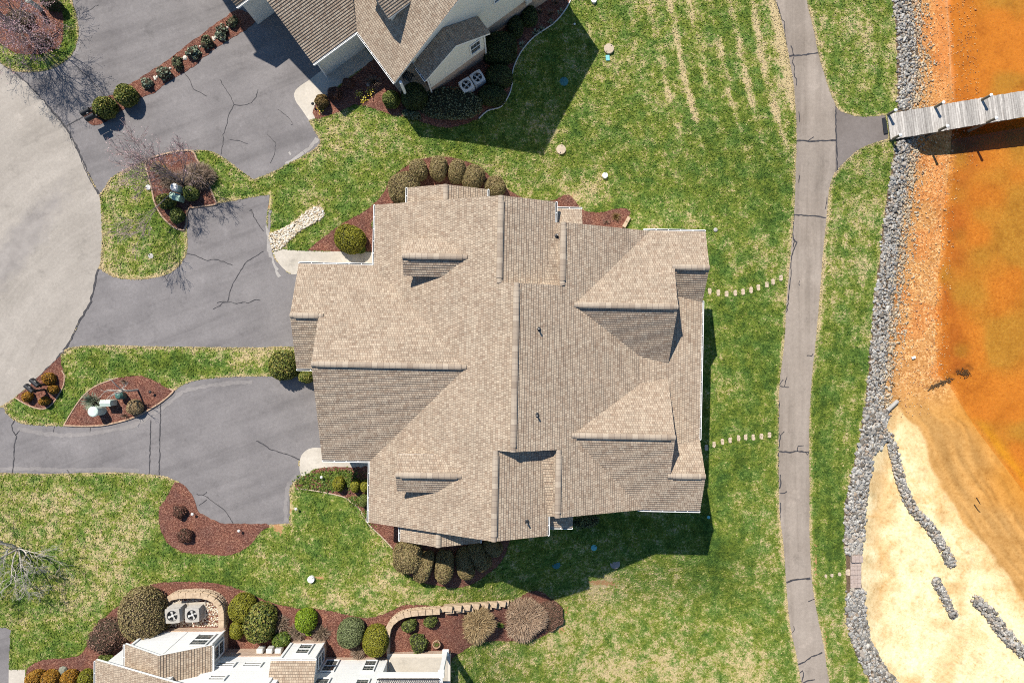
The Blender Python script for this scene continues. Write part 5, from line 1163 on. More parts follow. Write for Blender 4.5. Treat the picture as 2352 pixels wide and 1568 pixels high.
    tree('bare vase shaped multi stem tree in the brick edged island bed', b, [(-.5, .35, 1), (-.25, .5, 1), (.1, .5, 1), (.3, .3, 1), (-.65, .1, 1), (0, .15, 1), (-.4, .7, 1), (.45, .55, 1), (.55, -.1, 1), (-.1, -.25, 1)], 'bark_pink', 4, 2.15, .036, .36, (3, 4), 2200, .05, shrink=.60)
    # mailbox bed
    for (x, y, r, lb) in [(445, 343, 56, 'largest orange shrub above the two mailboxes'), (485, 440, 42, 'orange shrub right of the two mailboxes'), (252, 507, 48, 'orange shrub below left of the two mailboxes'), (405, 545, 43, 'orange shrub at the bottom of the mailbox bed')]:
        shrub('small_shrub', lb, x/4, 784+y/4, r/4, r/4, .65, 'orange', 0, 2, .035, .9, .08, 1.0, 'core_brown', 'orange shrubs round the mailboxes', shell=.14)
    # leaf bed
    blades('twiggy_shrub', 'grey green twiggy shrub above the pale utility post in the leaf shaped bed', 208, 922, 14, 13, .8, 'blue', 240, .018, .2, cat='shrub', base=.4)
    blades('twiggy_shrub', 'dark red twiggy shrub between the utility boxes', 222, 930, 10, 12, .6, 'red', 120, .012, .2, cat='shrub', base=.4)
    shrub('grass_mound', 'tan dome of clipped ornamental grass in the leaf shaped bed', 308.5, 935, 19, 18, .75, 'tan', 0, 2, .03, .6, .03, 1.1, 'core_brown', cat='ornamental grass')
    blades('twiggy_shrub', 'small bare twiggy plant beside the tan grass dome', 285, 955, 9, 8, .5, 'twig', 60, .008, .2, cat='shrub')
    blades('twiggy_shrub', 'pale twiggy plant near the upper edge of the leaf shaped bed', 284, 876, 9, 7, .35, 'twig', 60, .010, .2, cat='shrub')
    b = G(317, 895); tree('small pale pollarded bare tree casting a forked shadow across the driveway edge', b, [(-.75, .35, 1), (-.4, .75, .9), (.4, .2, 1.1), (.05, -.5, 1), (-.9, -.25, .8)], 'bark_pale', 2, .75, .042, .55, (2, 3), 0, .06, (1.35, (-.1, .05, 0), .055), shrink=.6)
    # bare bed at driveway end
    shrub('small_shrub', 'small rust red shrub nearer the driveway in the plain mulch bed', 411, 1175, 15, 15, .55, 'red', 0, 2, .035, 1.0, .1, 1, 'core_brown', 'two rust red shrubs in the plain mulch bed', shell=.15)
    shrub('small_shrub', 'small rust red shrub in the middle of the plain mulch bed', 423, 1229, 18, 17, .6, 'red', 0, 2, .035, 1.0, .1, 1, 'core_brown', 'two rust red shrubs in the plain mulch bed', shell=.15)
    # lower beds
    shrub('clipped_shrub', 'very large brown green shrub left of the curved block wall', 325, 1411, 54, 60, 1.9, 'brown', -.2, 2.5, .045, .6, .035, 1.0, 'core_brown')
    shrub('twiggy_mound', 'brown bare thicket below the very large shrub', 248, 1462, 48, 36, .9, 'twigred', -.7, 2, .05, 1.2, .10, 1.0, 'core_brown', shell=.2)
    shrub('small_shrub', 'low green shrub against the left wall of the white house', 243, 1512, 17, 9, .5, 'olive', 0, 2, .045, .8, .06)
    for i, x in enumerate((315, 465, 637, 790)):
        shrub('small_shrub', ['leftmost', 'second from left', 'third from left', 'rightmost'][i]+' of the four golden ball shrubs at the bottom edge', x/4, 1176+1525/4, 19, 18, .85, 'orange' if i < 3 else 'yellow', 0, 2.2, .04, .8, .05, 1.0, 'core_brown', 'golden ball shrubs along the bottom edge')
    for (u, v, ru, rv, H, m, sz, lb) in [(556, 1397, 29, 31, 1.25, 'yellow', .04, 'yellow green clipped shrub right of the curved block wall'), (544, 1447, 16, 20, .9, 'yellow', .04, 'small yellow green shrub against the corner of the white house'), (596, 1431, 36, 46, 1.5, 'leafy', .065, 'tall dark glossy shrub beside the yellow green ones'), (702, 1424, 25, 26, 1.1, 'lime', .04, 'bright lime green ball shrub in the long bed'), (710, 1452, 8, 6, .5, 'lime', .04, 'small lime tuft below the bright lime ball'), (646, 1468, 22, 16, .8, 'cover', .06, 'loose green shrub above the utility boxes of the white house'), (804, 1454, 32, 32, 1.3, 'greygreen', .035, 'grey green round shrub in the long bed'), (863, 1472, 29, 36, 1.4, 'yellow', .035, 'yellow green egg shaped shrub where the block wall starts')]:
        shrub('clipped_shrub', lb, u, v, ru, rv, H, m, 0, 2.3, sz, .6, .03)
    for (u, v, ru, rv, lb) in [(940, 1437, 18, 16, 'open green shrub at the left of the walled bed'), (989, 1428, 14, 12, 'smallest open green shrub, in the upper part of the walled bed'), (961, 1476, 19, 20, 'round green shrub next to the flower pot')]:
        shrub('small_shrub', lb, u, v, ru, rv, .7, 'olive', 0, 2.1, .05, .9, .1, .8, 'core', shell=.16)
    for (u, v, ru, rv, lb) in [(640, 1434, 20, 18, 'brown twiggy shrub between the glossy shrub and the lime ball'), (680, 1454, 20, 18, 'brown twiggy shrub just left below the lime ball'), (734, 1456, 20, 16, 'brown twiggy shrub right of the lime ball by the house corner'), (822, 1499, 14, 10, 'low brown twiggy plant at the foot of the yellow egg shaped shrub')]:
        tuft('twiggy_shrub', lb, u, v, ru, rv, .6, 'twig', 420, .3, .011, 'brown twiggy shrubs in the long bed', 'shrub')
    tuft('ornamental_grass', 'tan ornamental grass clump left of the larger pinkish one', 1094, 1437, 38, 42, 1.0, 'tan', 5200, .38, .014)
    tuft('ornamental_grass', 'largest pinkish tan ornamental grass clump at the right end of the walled bed', 1200, 1424, 54, 52, 1.1, 'tanpink', 8000, .40, .014)
    shrub('twiggy_mound', 'low brown dome of cut stems right of the largest grass clump', 1262, 1413, 32, 36, .45, 'twigred', 0, 2, .035, 1.1, .05, 1.2, 'core_brown', shell=.12)
    blades('leafy_plant', 'small bright green plant between the two grass clumps', 1149, 1436, 9, 7, .3, 'cover', 60, .03, .7, cat='plant')
    shrub('small_shrub', 'pale flowering green shrub at the shaded lower wall', 1347, 1199, 28, 14, 1.0, 'greygreen', -.2, 2.1, .06, 1.0, .12, .7, shell=.18)
    blades('leafy_plant', 'bare brown plant in the mulch beside the small upper roof', 1415, 497, 13, 10, .4, 'rust', 90, .014, .4, cat='plant')
    blades('leafy_plant', 'thin dark plant lying near the rake of the upper roof', 1393, 509, 12, 5, .3, 'twig', 40, .012, .6, cat='plant')
    # ground cover stuff in the lower garage corner bed
    pts = []
    poly = cr(bed_house_s); import itertools
    tgt = [(700, 1105, 22, 14), (740, 1092, 40, 12), (790, 1086, 30, 8), (700, 1120, 20, 6), (745, 1122, 30, 7), (815, 1150, 20, 14), (775, 1105, 60, 22), (850, 1180, 20, 24)]
    for (a, b_, ru, rv) in tgt:
        for _ in range(int(ru*rv*.9)): pts.append(tuple(G(a+random.gauss(0, ru*.5), b_+random.gauss(0, rv*.5), random.uniform(.03, .12))))
    c = np.array(pts); lv, lf = quads(c, np.tile([0, 0, 1.0], (len(c), 1)), .055, .5)
    tag(mesh('ground_cover', lv, lf, MAT['lf_cover']), 'patchy green ground cover in the lower garage corner bed', 'ground cover', None, 'stuff')
    # corner tree and its underplanting
    b = G(72, 78); tree('bare budding tree with pinkish twigs in the corner island', b, [(-.6, .5, 1), (.55, .15, 1), (.1, -.5, 1), (-.5, -.35, 1), (.35, .6, 1), (.6, -.45, .9), (-.1, .1, 1), (.8, .2, .8), (.3, -.7, .9)], 'bark_pink', 4, 2.0, .055, .62, (3, 4), 12000, .04, (1.0, (0, 0, 0), .12), shrink=.70)
    for (u, v, ru, rv, H, m, lb) in [(120, 12, 22, 12, .9, 'dark', 'dark green shrub at the top of the corner island'), (90, 90, 24, 16, .5, 'red', 'low dark red shrub under the corner tree'), (40, 45, 40, 24, .5, 'twig', 'tangled grey shrub under the corner tree')]:
        shrub('small_shrub', lb, u, v, ru, rv, H, m, 0, 2, .05, 1.0, .12, .8, 'core_brown', shell=.2)
    m = MB(); c = G(95, 22); m.tube([c, c+Vector((0, 0, 1.05))], .12, 12); m.lathe(c+Vector((0, 0, 1.05)), [(.17, 0), (.17, .08), (.10, .14), (.02, .16)], 14); tag(m.build('utility_post', MAT['util_pale'], loc=c), 'white capped utility post at the top of the corner island', 'utility post')
    b = G(46, 1258); tree('pale bare tree leaning in from the left edge over the lawn', b, [(.5, .5, .9), (-.5, .6, 1), (.2, .8, .8), (-.7, -.2, 1), (.75, .15, .8), (.1, .1, 1), (-.2, -.6, .8), (.45, -.4, 1.1)], 'bark_pale', 4, 2.05, .048, .60, (3, 4), 0, .03, shrink=.64)
plants()
# ------------------------------------------------------------------ stones
def ico_rocks(nvar, sub, seed):
    out = []; r = np.random.default_rng(seed)
    for _ in range(nvar):
        bm = bmesh.new(); bmesh.ops.create_icosphere(bm, subdivisions=sub, radius=1.0)
        v = np.array([tuple(x.co) for x in bm.verts]); f = np.array([[l.index for l in p.verts] for p in bm.faces]); bm.free()
        for _k in range(7):   # chop flat facets
            n = r.normal(0, 1, 3); n /= np.linalg.norm(n); h = r.uniform(.45, .85); d = v@n; v = v-np.outer(np.maximum(0, d-h), n)
        v *= r.uniform(.75, 1.25, 3)*np.array([1.1, .95, .72]); out.append((v, f))
    return out
def rot3(r):
    a, b, c = r.uniform(0, 6.283), r.normal(0, .35), r.normal(0, .35)
    return np.array((Matrix.Rotation(a, 3, 'Z')@Matrix.Rotation(b, 3, 'X')@Matrix.Rotation(c, 3, 'Y')))
def mass(name, label, cat, items, lib, mat):
    V = []; F = []; b = 0
    for (p, s) in items:
        v, f = lib[rng.integers(len(lib))]; V.append((v*s)@rot3(rng).T+np.array(p)); F.append(f+b); b += len(v)
    o = mesh(name, np.concatenate(V), np.concatenate(F), mat); return tag(o, label, cat, None, 'stuff')
LIB = ico_rocks(7, 2, 3); LIB1 = ico_rocks(6, 1, 4)
def stones():
    big = []; tan = []
    def fill(v0, v1, lo, hi, per, size, dst, mound=.0):
        n = int(per)
        for _ in range(n):
            v = random.uniform(v0, v1); f = random.random(); w = riprap_w(v); a, b = lo(w), hi(w); u = xL(v)+a+(b-a)*f+random.gauss(0, 2.2)
            s = size*random.uniform(.55, 1.35)*(1.35 if random.random() < .1 else 1)
            if 2032 < u < 2090 and 262-.175*(u-2038)-4 < v < 321-.16*(u-2046)+6: continue
            dst.append((G(u, v, s*.25+mound*math.sin(f*math.pi)), s, u, v))
    # north: grey inner half, tan outer half
    fill(-40, 960, lambda w: 0, lambda w: min(w*.72, 42), 3900, .10, big, .04); fill(-40, 960, lambda w: min(w*.55, 34), lambda w: w+4, 2300, .085, tan, .0)
    fill(-40, 860, lambda w: w*.85, lambda w: w+26, 700, .07, tan)
    # south: one grey band
    fill(940, 1048, lambda w: 0, lambda w: w, 560, .135, big, .06); fill(1040, 1274, lambda w: 0, lambda w: w, 1250, .118, big, .06); fill(1352, 1625, lambda w: 0, lambda w: w, 1450, .118, big, .06)
    def spur(pts, w, n, size):
        pts = cr(pts, closed=False)
        for _ in range(n):
            i = random.randrange(len(pts)); p = pts[i]; a = random.uniform(0, 6.28); q = math.sqrt(random.random())*w/2; h = (1-(q/(w/2))**2)*.22
            u, v = p[0]+q*math.cos(a), p[1]+q*math.sin(a); s = size*random.uniform(.6, 1.4); big.append((G(u, v, s*.2+h), s, u, v))
    spur([(2036, 1002), (2048, 1018), (2064, 1084), (2081, 1134), (2104, 1176), (2134, 1208), (2164, 1251), (2184, 1292)], 22, 1100, .105)
    spur([(2149, 1333), (2165, 1362), (2178, 1388), (2190, 1412)], 18, 300, .105); spur([(2244, 1376), (2279, 1416), (2301, 1448), (2325, 1474), (2356, 1502), (2390, 1540)], 28, 680, .115)
    big.sort(key=lambda t: -t[1])
    meshes = []
    for i, (v, f) in enumerate(LIB):
        me = bpy.data.meshes.new('riprap_rock'); me.from_pydata([tuple(p) for p in v], [], [tuple(q) for q in f]); me.materials.append(MAT['rock1']); meshes.append(me)
    vis = [t for t in big if -20 < t[2] < 2350 and 0 < t[3] < 1566]; single = vis[:300]; ids = set(id(t) for t in single)
    for (p, s, u, v) in single:
        o = bpy.data.objects.new('riprap_rock', meshes[random.randrange(len(meshes))]); COL.objects.link(o); o.location = p; o.scale = (s, s, s); W[o.name] = Vector(p)
        o.rotation_euler = (random.gauss(0, .35), random.gauss(0, .35), random.uniform(0, 6.28))
        if u > xL(v)+riprap_w(v)+8 and v > 1000:
            tag(o, 'large grey rock in one of the narrow stone rows standing out on the sand', 'rock', 'larger rocks of the stone rows on the sand')
        elif v > 1000: tag(o, 'large grey rock in the stone bank between lawn and sand', 'rock', 'larger rocks of the bank beside the sand')
        else: tag(o, 'large grey rock in the stone bank between lawn and pebble shore', 'rock', 'larger rocks of the bank beside the pebble shore')
    mass('riprap_rubble', 'smaller grey stones packed in the bank and stone rows', 'rubble', [(tuple(t[0]), t[1]) for t in big if id(t) not in ids], LIB1, MAT['rock1i'])
    mass('riprap_rubble', 'tan stones along the outer side of the stone bank', 'rubble', [(tuple(t[0]), t[1]) for t in tan], LIB1, MAT['rock2i'])
    L0 = ico_rocks(5, 1, 8)
    def inside(p, poly):
        c = False; n = len(poly)
        for i in range(n):
            a, b = poly[i], poly[(i+1) % n]
            if (a[1] > p[1]) != (b[1] > p[1]) and p[0] < (b[0]-a[0])*(p[1]-a[1])/(b[1]-a[1])+a[0]: c = not c
        return c
    def scat(poly, n, size, dz=.02):
        us = [p[0] for p in poly]; vs = [p[1] for p in poly]; out = []
        while len(out) < n:
            p = (random.uniform(min(us), max(us)), random.uniform(min(vs), max(vs)))
            if inside(p, poly): s = size*random.uniform(.55, 1.5); out.append((tuple(G(p[0], p[1], dz+s*.3)), s))
        return out
    mass('swale_gravel', 'cream river stones in the drainage swale beside the driveway', 'gravel', scat(cr(creek), 1500, .062), L0, MAT['rock3i'])
    mass('court_gravel', 'cream gravel inside the curved block wall', 'gravel', scat(cr(ac_gravel), 1500, .048), L0, MAT['rock3i'])
    it = []
    for _ in range(2600):
        v = random.uniform(-20, 960); a = xL(v)+riprap_w(v); b = uW(v)+(60 if v < 380 else 25); f = random.random()**1.2; u = a+(b-a)*f
        if v > 880 and u > 2140: continue
        s = .035*random.uniform(.6, 1.6)*(1.7 if random.random() < .06 else 1); it.append((tuple(G(u, v, s*.2)), s))
    mass('shore_pebbles', 'tan and orange pebbles scattered on the clay shore', 'pebbles', it, L0, MAT['rock4i'])
stones()
# ------------------------------------------------------------------ small things
def things():
    ORD = ['first', 'second', 'third', 'fourth', 'fifth', 'sixth', 'seventh', 'eighth', 'ninth', 'tenth', 'eleventh']
    def step(u, v, ru, rv, lb, grp, name='stepping_stone'):
        c = G(u, v); pts = []
        for i in range(9):
            a = 2*math.pi*i/9; q = random.uniform(.88, 1.08); ex = abs(math.cos(a))**.6*math.copysign(1, math.cos(a)); ey = abs(math.sin(a))**.6*math.copysign(1, math.sin(a)); pts.append((c.x+ex*ru*S*1.06*q*.9, c.y+ey*rv*S*1.06*q*.9))
        m = MB(); m.prism(pts, c.z-.05, c.z+.04); tag(m.build(name, MAT['paver'], loc=c), lb, 'stepping stone', grp)
    for i, (x, y) in enumerate([(1815, 1105), (1895, 1122), (1970, 1130), (2050, 1122), (2122, 1112), (2195, 1097), (2262, 1072), (2340, 1045), (2397, 1020), (2470, 985)]):
        step(1176+x/4, 392+y/4, 4.8, 8.2, '%s stepping stone from the house in the upper curved row on the lake lawn' % ORD[i], 'upper row of stepping stones')
    for i, (x, y) in enumerate([(1785, 975), (1855, 945), (1932, 918), (2003, 905), (2080, 885), (2145, 878), (2215, 880), (2290, 870), (2364, 858)]):
        step(1176+x/4, 784+y/4, 4.6, 8, '%s stepping stone from the house in the lower row on the lake lawn' % ORD[i], 'lower row of stepping stones')
    for i, (x, y, r) in enumerate([(530, 582, 14), (585, 577, 16), (655, 567, 17), (735, 550, 28)]):
        step(1764+x/4, 1176+y/4, r/4, r/3.4, ['smallest', 'second', 'third', 'largest round'][i]+' stepping stone between the path and the stone steps in the bank', 'stepping stones by the stone steps')
    # white rocks on the driveway strip
    for i, (x, y, r, sh) in enumerate([(1435, 722, 24, 1), (1567, 632, 14, 0), (1703, 535, 24, 0), (1842, 432, 13, 0), (1972, 360, 24, 1), (2090, 260, 16, 0)]):
        c = G(x/4, y/4); m = MB(); k = r/4*S
        if sh: m.box(c+Vector((-k*.35, 0, .04)), (k*.8, k*1.7, .12), .4, 0, .03); m.box(c+Vector((k*.45, k*.5, .05)), (k*.8, k*1.0, .10), -.5, 0, .03)
        else: m.lathe(c, [(k*.95, -.03), (k, .04), (k*.6, .10), (k*.05, .12)], 6)
        tag(m.build('white_rock', MAT['plank_stone'], loc=c), '%s pale rock between the dwarf conifers, counted from the round shrubs' % ORD[i], 'rock', 'pale rocks on the driveway strip')
    c = G(147, 1538); m = MB(); m.lathe(c, [(.26, -.05), (.28, .1), (.2, .24), (.05, .28)], 8); tag(m.build('boulder', MAT['boulder'], loc=c), 'grey mossy boulder above the golden ball shrubs', 'rock')
    c = G(846, 195); m = MB(); m.lathe(c, [(.11, -.02), (.12, .05), (.03, .1)], 6); tag(m.build('white_rock', MAT['slab_stone'], loc=c), 'pinkish rock in the shaded front bed', 'rock')
    # round lids
    def lid(name, u, v, r, h, mat, lb, holes=2, cat='lid', rim=True):
        c = G(u, v); k = r*S*(CH-c.z)/CH; t = empty(name, c, lb, cat); m = MB(); m.lathe(c, [(k*.97, -.05), (k, h*.9), (k*.95, h), (k*.2, h+.012)], 28); m.build('cover', MAT[mat], t)
        for i in range(holes):
            a = .9+math.pi*i+u; m = MB(); m.box(c+Vector((math.cos(a)*k*.72, math.sin(a)*k*.72, h+.012)), (.07, .04, .02), a); m.build('lifting_slot', MAT['dark_gap'], t)
    lid('septic_lid', 1398, 114, 11.5, .16, 'lid_tan', 'round tan concrete lid with a teal plate below it, on the upper lawn')
    lid('septic_lid', 1288.5, 344, 11, .10, 'lid_tan', 'round tan concrete lid at the tip of the house shadow')
    lid('septic_lid', 1412.5, 1294, 11.5, .05, 'slab_stone', 'round brownish lid at the edge of the lower house shadow', 0)
    lid('septic_lid', 1295, 188, 10, .06, 'lid_green', 'round green lid in the shade of the neighbouring house', 1)
    lid('septic_lid', 1277.5, 1296, 9.5, .05, 'lid_green', 'round green lid in the lower house shadow, left of the teal one', 0)
    lid('cleanout_cap', 1363.5, 1256, 6.8, .16, 'teal', 'small teal capped pipe in the lower house shadow', 1)
    lid('cleanout_cap', 1389, 404, 6.6, .18, 'white', 'small white capped pipe on the sunny upper lawn', 1)
    lid('cleanout_cap', 1363.5, 3, 6.5, .18, 'white', 'small white capped pipe in shade at the top edge', 1)
    lid('cleanout_cap', 716, 1328, 8, .2, 'white', 'white capped pipe beside a bare orange patch on the lower lawn', 1)
    lid('cleanout_cap', 342, 431, 6, .1, 'metal_light', 'small grey cap at the edge of the island bed', 1)
    lid('valve_cover', 347, 588, 6, .04, 'metal_grey', 'grey valve cover sunk in the island lawn', 1)
    c = G(1395.5, 134); m = MB(); m.box(c+Vector((0, 0, .04)), (.24, .34, .06), .05, 0, .01); tag(m.build('access_plate', MAT['teal'], loc=c), 'pale teal plate on the lawn just below the tan lid', 'plate')
    c = G(1319.5, 57); m = MB(); m.lathe(c, [(.06, 0), (.06, .1), (.02, .12)], 10); tag(m.build('marker_cap', MAT['white'], loc=c), 'tiny white marker in the shaded upper lawn', 'marker')
    c = G(1643, 528); m = MB(); m.lathe(c, [(.13, 0), (.13, .06), (.06, .09)], 10); tag(m.build('sprinkler_head', MAT['metal_grey'], loc=c), 'small grey sprinkler head beyond the upper right roof corner', 'sprinkler')
    c = G(1627, 1187); m = MB(); m.lathe(c, [(.10, 0), (.10, .06), (.05, .09)], 10); tag(m.build('marker_cap', MAT['teal'], loc=c), 'small blue marker in the shade by the lower right corner', 'marker')
    # air conditioners
    def aircon(u, v, zg, w, hh, rz, lb, body, pad=True):
        p = P(u, v, zg+hh); c = Vector((p.x, p.y, zg)); t = empty('air_conditioner', c, lb, 'air conditioner', 'air conditioners')
        if pad: m = MB(); m.box(c+Vector((0, 0, .04)), (w*1.2, w*1.2, .10), rz, 0, .02); m.build('base_pad', MAT['concrete'], t)
        m = MB(); m.box(c+Vector((0, 0, .09+(hh-.24)/2)), (w*.94, w*.94, hh-.24), rz, 0, .05)
        for s_ in range(9): m.box(c+Vector((0, 0, .14+s_*(hh-.34)/9)), (w*.97, w*.97, .035), rz, 0, .012)
        m.build('cabinet', MAT[body], t)
        n = 32; top = MB(); rt = Matrix.Rotation(rz, 3, 'Z'); vs = []; fs = []
        for k in range(n):
            a = 2*math.pi*k/n; ex = max(abs(math.cos(a)), abs(math.sin(a))); ex = ex**.82; o_ = Vector((math.cos(a)/ex*w/2, math.sin(a)/ex*w/2, 0)); i_ = Vector((math.cos(a)*w*.36, math.sin(a)*w*.36, 0))
            for q, z in ((o_, hh-.06), (o_*.985, hh), (i_, hh+.012), (i_, hh-.12)): vs.append(c+rt@q+Vector((0, 0, z)))
        for k in range(n):
            for j in range(3): fs.append((k*4+j, ((k+1) % n)*4+j, ((k+1) % n)*4+j+1, k*4+j+1))
        top.add(vs, fs); top.lathe(c+Vector((0, 0, hh-.13)), [(w*.36, 0), (.001, 0)], 24, 1, False)
        top.build('top_panel', [MAT['metal_light'] if body == 'metal_light' else MAT['metal_grey'], MAT['metal_dark']], t)
        m = MB()
        for k in range(4):
            a = rz+.4+k*math.pi/2
            p0 = c+Vector((0, 0, hh-.07)); d = Vector((math.cos(a), math.sin(a), 0)); s_ = Vector((-d.y, d.x, 0))
            m.add([p0+d*.05-s_*.02, p0+d*w*.33-s_*.10+Vector((0, 0, -.03)), p0+d*w*.33+s_*.06+Vector((0, 0, .02)), p0+d*.05+s_*.03], [(0, 1, 2, 3)])
        m.lathe(c+Vector((0, 0, hh-.08)), [(.075, 0), (.075, .05), (.01, .06)], 14); m.build('fan', MAT['metal_light'], t)
        m = MB()
        for r_ in (.12, .2, .28, .35): 
            pts = [c+Vector((math.cos(2*math.pi*k/24)*w*r_, math.sin(2*math.pi*k/24)*w*r_, hh+.01)) for k in range(25)]; m.tube(pts, .004, 4, 0, False)
        for k in range(6): a = k*math.pi/3; m.tube([c+Vector((math.cos(a)*.07, math.sin(a)*.07, hh+.012)), c+Vector((math.cos(a)*w*.36, math.sin(a)*w*.36, hh+.012))], .004, 4)
        m.build('guard', MAT['metal_dark'], t)
    aircon(395.5, 1414, .0, .86, .92, .06, 'taller grey air conditioner, left of the pair inside the curved block wall', 'metal_grey'); aircon(441, 1412, .0, .84, .72, .03, 'shorter grey air conditioner, right of the pair inside the curved block wall', 'metal_grey')
    aircon(1071, 194.5, T(1071, 200), .74, .75, .55, 'white air conditioner nearer the porch, left of the pair by the neighbouring house', 'metal_light', False); aircon(1096.5, 177.5, T(1096, 180), .74, .75, .55, 'white air conditioner further from the porch, right of the pair by the neighbouring house', 'metal_light', False)
    # mailboxes on posts
    def mailbox(u, v, dirang, lb, back):
        p = P(u, v, 1.15); c = Vector((p.x, p.y, 0)); c.z = ground_z(c.x, c.y); t = empty('mailbox', c, lb, 'mailbox', None)
        d = Vector((math.cos(dirang), math.sin(dirang), 0)); s_ = Vector((-d.y, d.x, 0)); m = MB(); vs = []; n = 10
        for e in (-.28, .28):
            for k in range(n+1):
                a = math.pi*k/n; vs.append(c+d*e+s_*math.cos(a)*.13+Vector((0, 0, 1.1+math.sin(a)*.16)))
            vs += [c+d*e-s_*.13+Vector((0, 0, 1.0)), c+d*e+s_*.13+Vector((0, 0, 1.0))]
        q = n+3
        m.add(vs, [(i, (i+1) % q, q+(i+1) % q, q+i) for i in range(q)]+[tuple(range(q))[::-1], tuple(range(q, 2*q))]); m.build('box', MAT['metal_dark'], t)
        m = MB(); m.box(c+d*back+Vector((0, 0, .5)), (.1, .1, 1.05), dirang, 0, .01); m.box(c+d*back*.5+Vector((0, 0, .96)), (.5, .09, .08), dirang); m.build('post', MAT['metal_dark'], t)
        m = MB(); m.tube([c+s_*.14+Vector((0, 0, 1.12)), c+s_*.16+Vector((0, 0, 1.3))], .02, 5); m.box(c+s_*.165+d*.05+Vector((0, 0, 1.3)), (.12, .02, .06), dirang); m.build('flag', MAT['metal_grey'], t)
    mailbox(78.5, 879, R(-40), 'dark mailbox on a post, upper one of the pair in the corner mulch bed', .22); mailbox(66, 892, R(-40), 'dark mailbox on a post, lower one of the pair in the corner mulch bed', .22)
    mailbox(195, 256, R(28), 'dark mailbox nearest the road at the end of the driveway strip', .22); mailbox(206, 268.5, R(28), 'dark mailbox beside the first one, closer to the round shrubs', .22)
    # utility boxes and posts
    def upost(u, v, h, r, mat, lb, capmat=None):
        p = P(u, v, h); c = Vector((p.x, p.y, 0)); c.z = ground_z(c.x, c.y); t = empty('utility_post', c, lb, 'utility post')
        m = MB(); m.lathe(c, [(r*1.1, -.05), (r, .1), (r, h)], 20); m.build('casing', MAT[mat], t); m = MB(); m.lathe(c+Vector((0, 0, h)), [(r*1.08, -.06), (r*1.08, .03), (r*.9, .07), (.01, .08)], 20); m.build('cap', MAT[capmat or mat], t)
    def ubox(u, v, h, sx, sy, rz, mat, lb):
        p = P(u, v, h); c = Vector((p.x, p.y, 0)); c.z = ground_z(c.x, c.y); t = empty('utility_box', c, lb, 'utility box')
        m = MB(); m.box(c+Vector((0, 0, h*.45)), (sx, sy, h*.9), rz, 0, .03); m.build('cabinet', MAT[mat], t)
        rt = Matrix.Rotation(rz, 3, 'Z'); m = MB(); q = [Vector((x*sx*.54, y*sy*.54, z)) for z in (h*.86, h*.92) for (x, y) in ((-1, -1), (1, -1), (1, 1), (-1, 1))]+[Vector((x*sx*.54, 0, h*1.03)) for x in (-1, 1)]
        m.add([c+rt@a for a in q], [(3, 2, 1, 0), (0, 1, 5, 4), (1, 2, 6, 5), (2, 3, 7, 6), (3, 0, 4, 7), (4, 5, 9, 8), (6, 7, 8, 9), (5, 6, 9), (7, 4, 8)]); m.build('lid', MAT[mat], t)
    upost(400, 430, .95, .21, 'util_pale', 'pale capped utility post in the island bed', 'metal_light'); ubox(400, 451, .72, .58, .38, -.25, 'util_green', 'light green utility box in the island bed')
    upost(214, 945, .85, .28, 'util_pale', 'pale green utility post in the leaf shaped bed, nearest the driveway'); ubox(240.5, 926, .8, .56, .34, .0, 'util_pale', 'pale green utility box in the middle of the leaf shaped bed')
    p = P(272, 908, .6); c = Vector((p.x, p.y, 0)); m = MB(); m.lathe(c, [(.16, 0), (.2, .3), (.24, .55), (.16, .68), (.02, .72)], 16); m.box(c+Vector((.1, -.12, .25)), (.2, .2, .3), .3, 0, .03); tag(m.build('utility_post', MAT['util_dark'], loc=c), 'dark green pedestal in the leaf shaped bed beside the pollarded tree', 'utility post')
    # path lights
    for (u, v, lb) in [(448, 1177, 'small white path light near the driveway corner of the plain mulch bed'), (554, 1215, 'small white path light below the driveway in the plain mulch bed'), (742, 1093, 'small grey path light in the green ground cover'), (684, 1165, 'small white path light at the lower driveway edge'), (352, 899, 'small dark path light right of the pollarded tree'), (722, 243, 'small dark path light at the edge of the concrete walk')]:
        c = G(u, v); t = empty('path_light', c, lb, 'path light', 'path lights'); m = MB(); m.tube([c, c+Vector((0, 0, .34))], .014, 6); m.build('stake', MAT['metal_dark'], t); m = MB(); m.lathe(c+Vector((0, 0, .32)), [(.035, 0), (.09, .03), (.06, .08), (.01, .1)], 12); m.build('lamp_head', MAT['metal_dark' if 'dark' in lb else 'metal_light'], t)
    # flower pot
    c = G(1004, 1473); t = empty('flower_pot', c, 'clay pot with low green plant in the walled bed', 'flower pot'); m = MB(); m.lathe(c, [(.15, 0), (.21, .32), (.235, .33), (.235, .38), (.195, .38), (.18, .3)], 24, 0, False); m.lathe(c, [(.185, .33), (.001, .34)], 18, 1, False); m.build('pot', [MAT['terracotta'], MAT['mulch']], t)
    n = 90; cc = np.array(c)+np.stack([rng.normal(0, .08, n), rng.normal(0, .08, n), rng.uniform(.34, .42, n)], 1); lv, lf = quads(cc, np.tile([0, 0, 1.0], (n, 1)), .035, .7); mesh('plant', lv, lf, MAT['lf_olive'], t)
    # curved block wall round the air conditioners
    def block_wall(name, line, w, top, lb, blk=.42, rows=3, rh=.19, cap=True):
        line = cr(line, closed=False); d = [0]
        for i in range(1, len(line)): d.append(d[-1]+math.hypot(line[i][0]-line[i-1][0], line[i][1]-line[i-1][1])*S)
        t0 = G(*line[0]); t = empty(name, t0, lb, 'wall')
        def at(x):
            x = min(max(x, 0), d[-1]-1e-6); i = max(0, np.searchsorted(d, x)-1); f = (x-d[i])/max(1e-6, d[i+1]-d[i]); return (line[i][0]+(line[i+1][0]-line[i][0])*f, line[i][1]+(line[i+1][1]-line[i][1])*f)
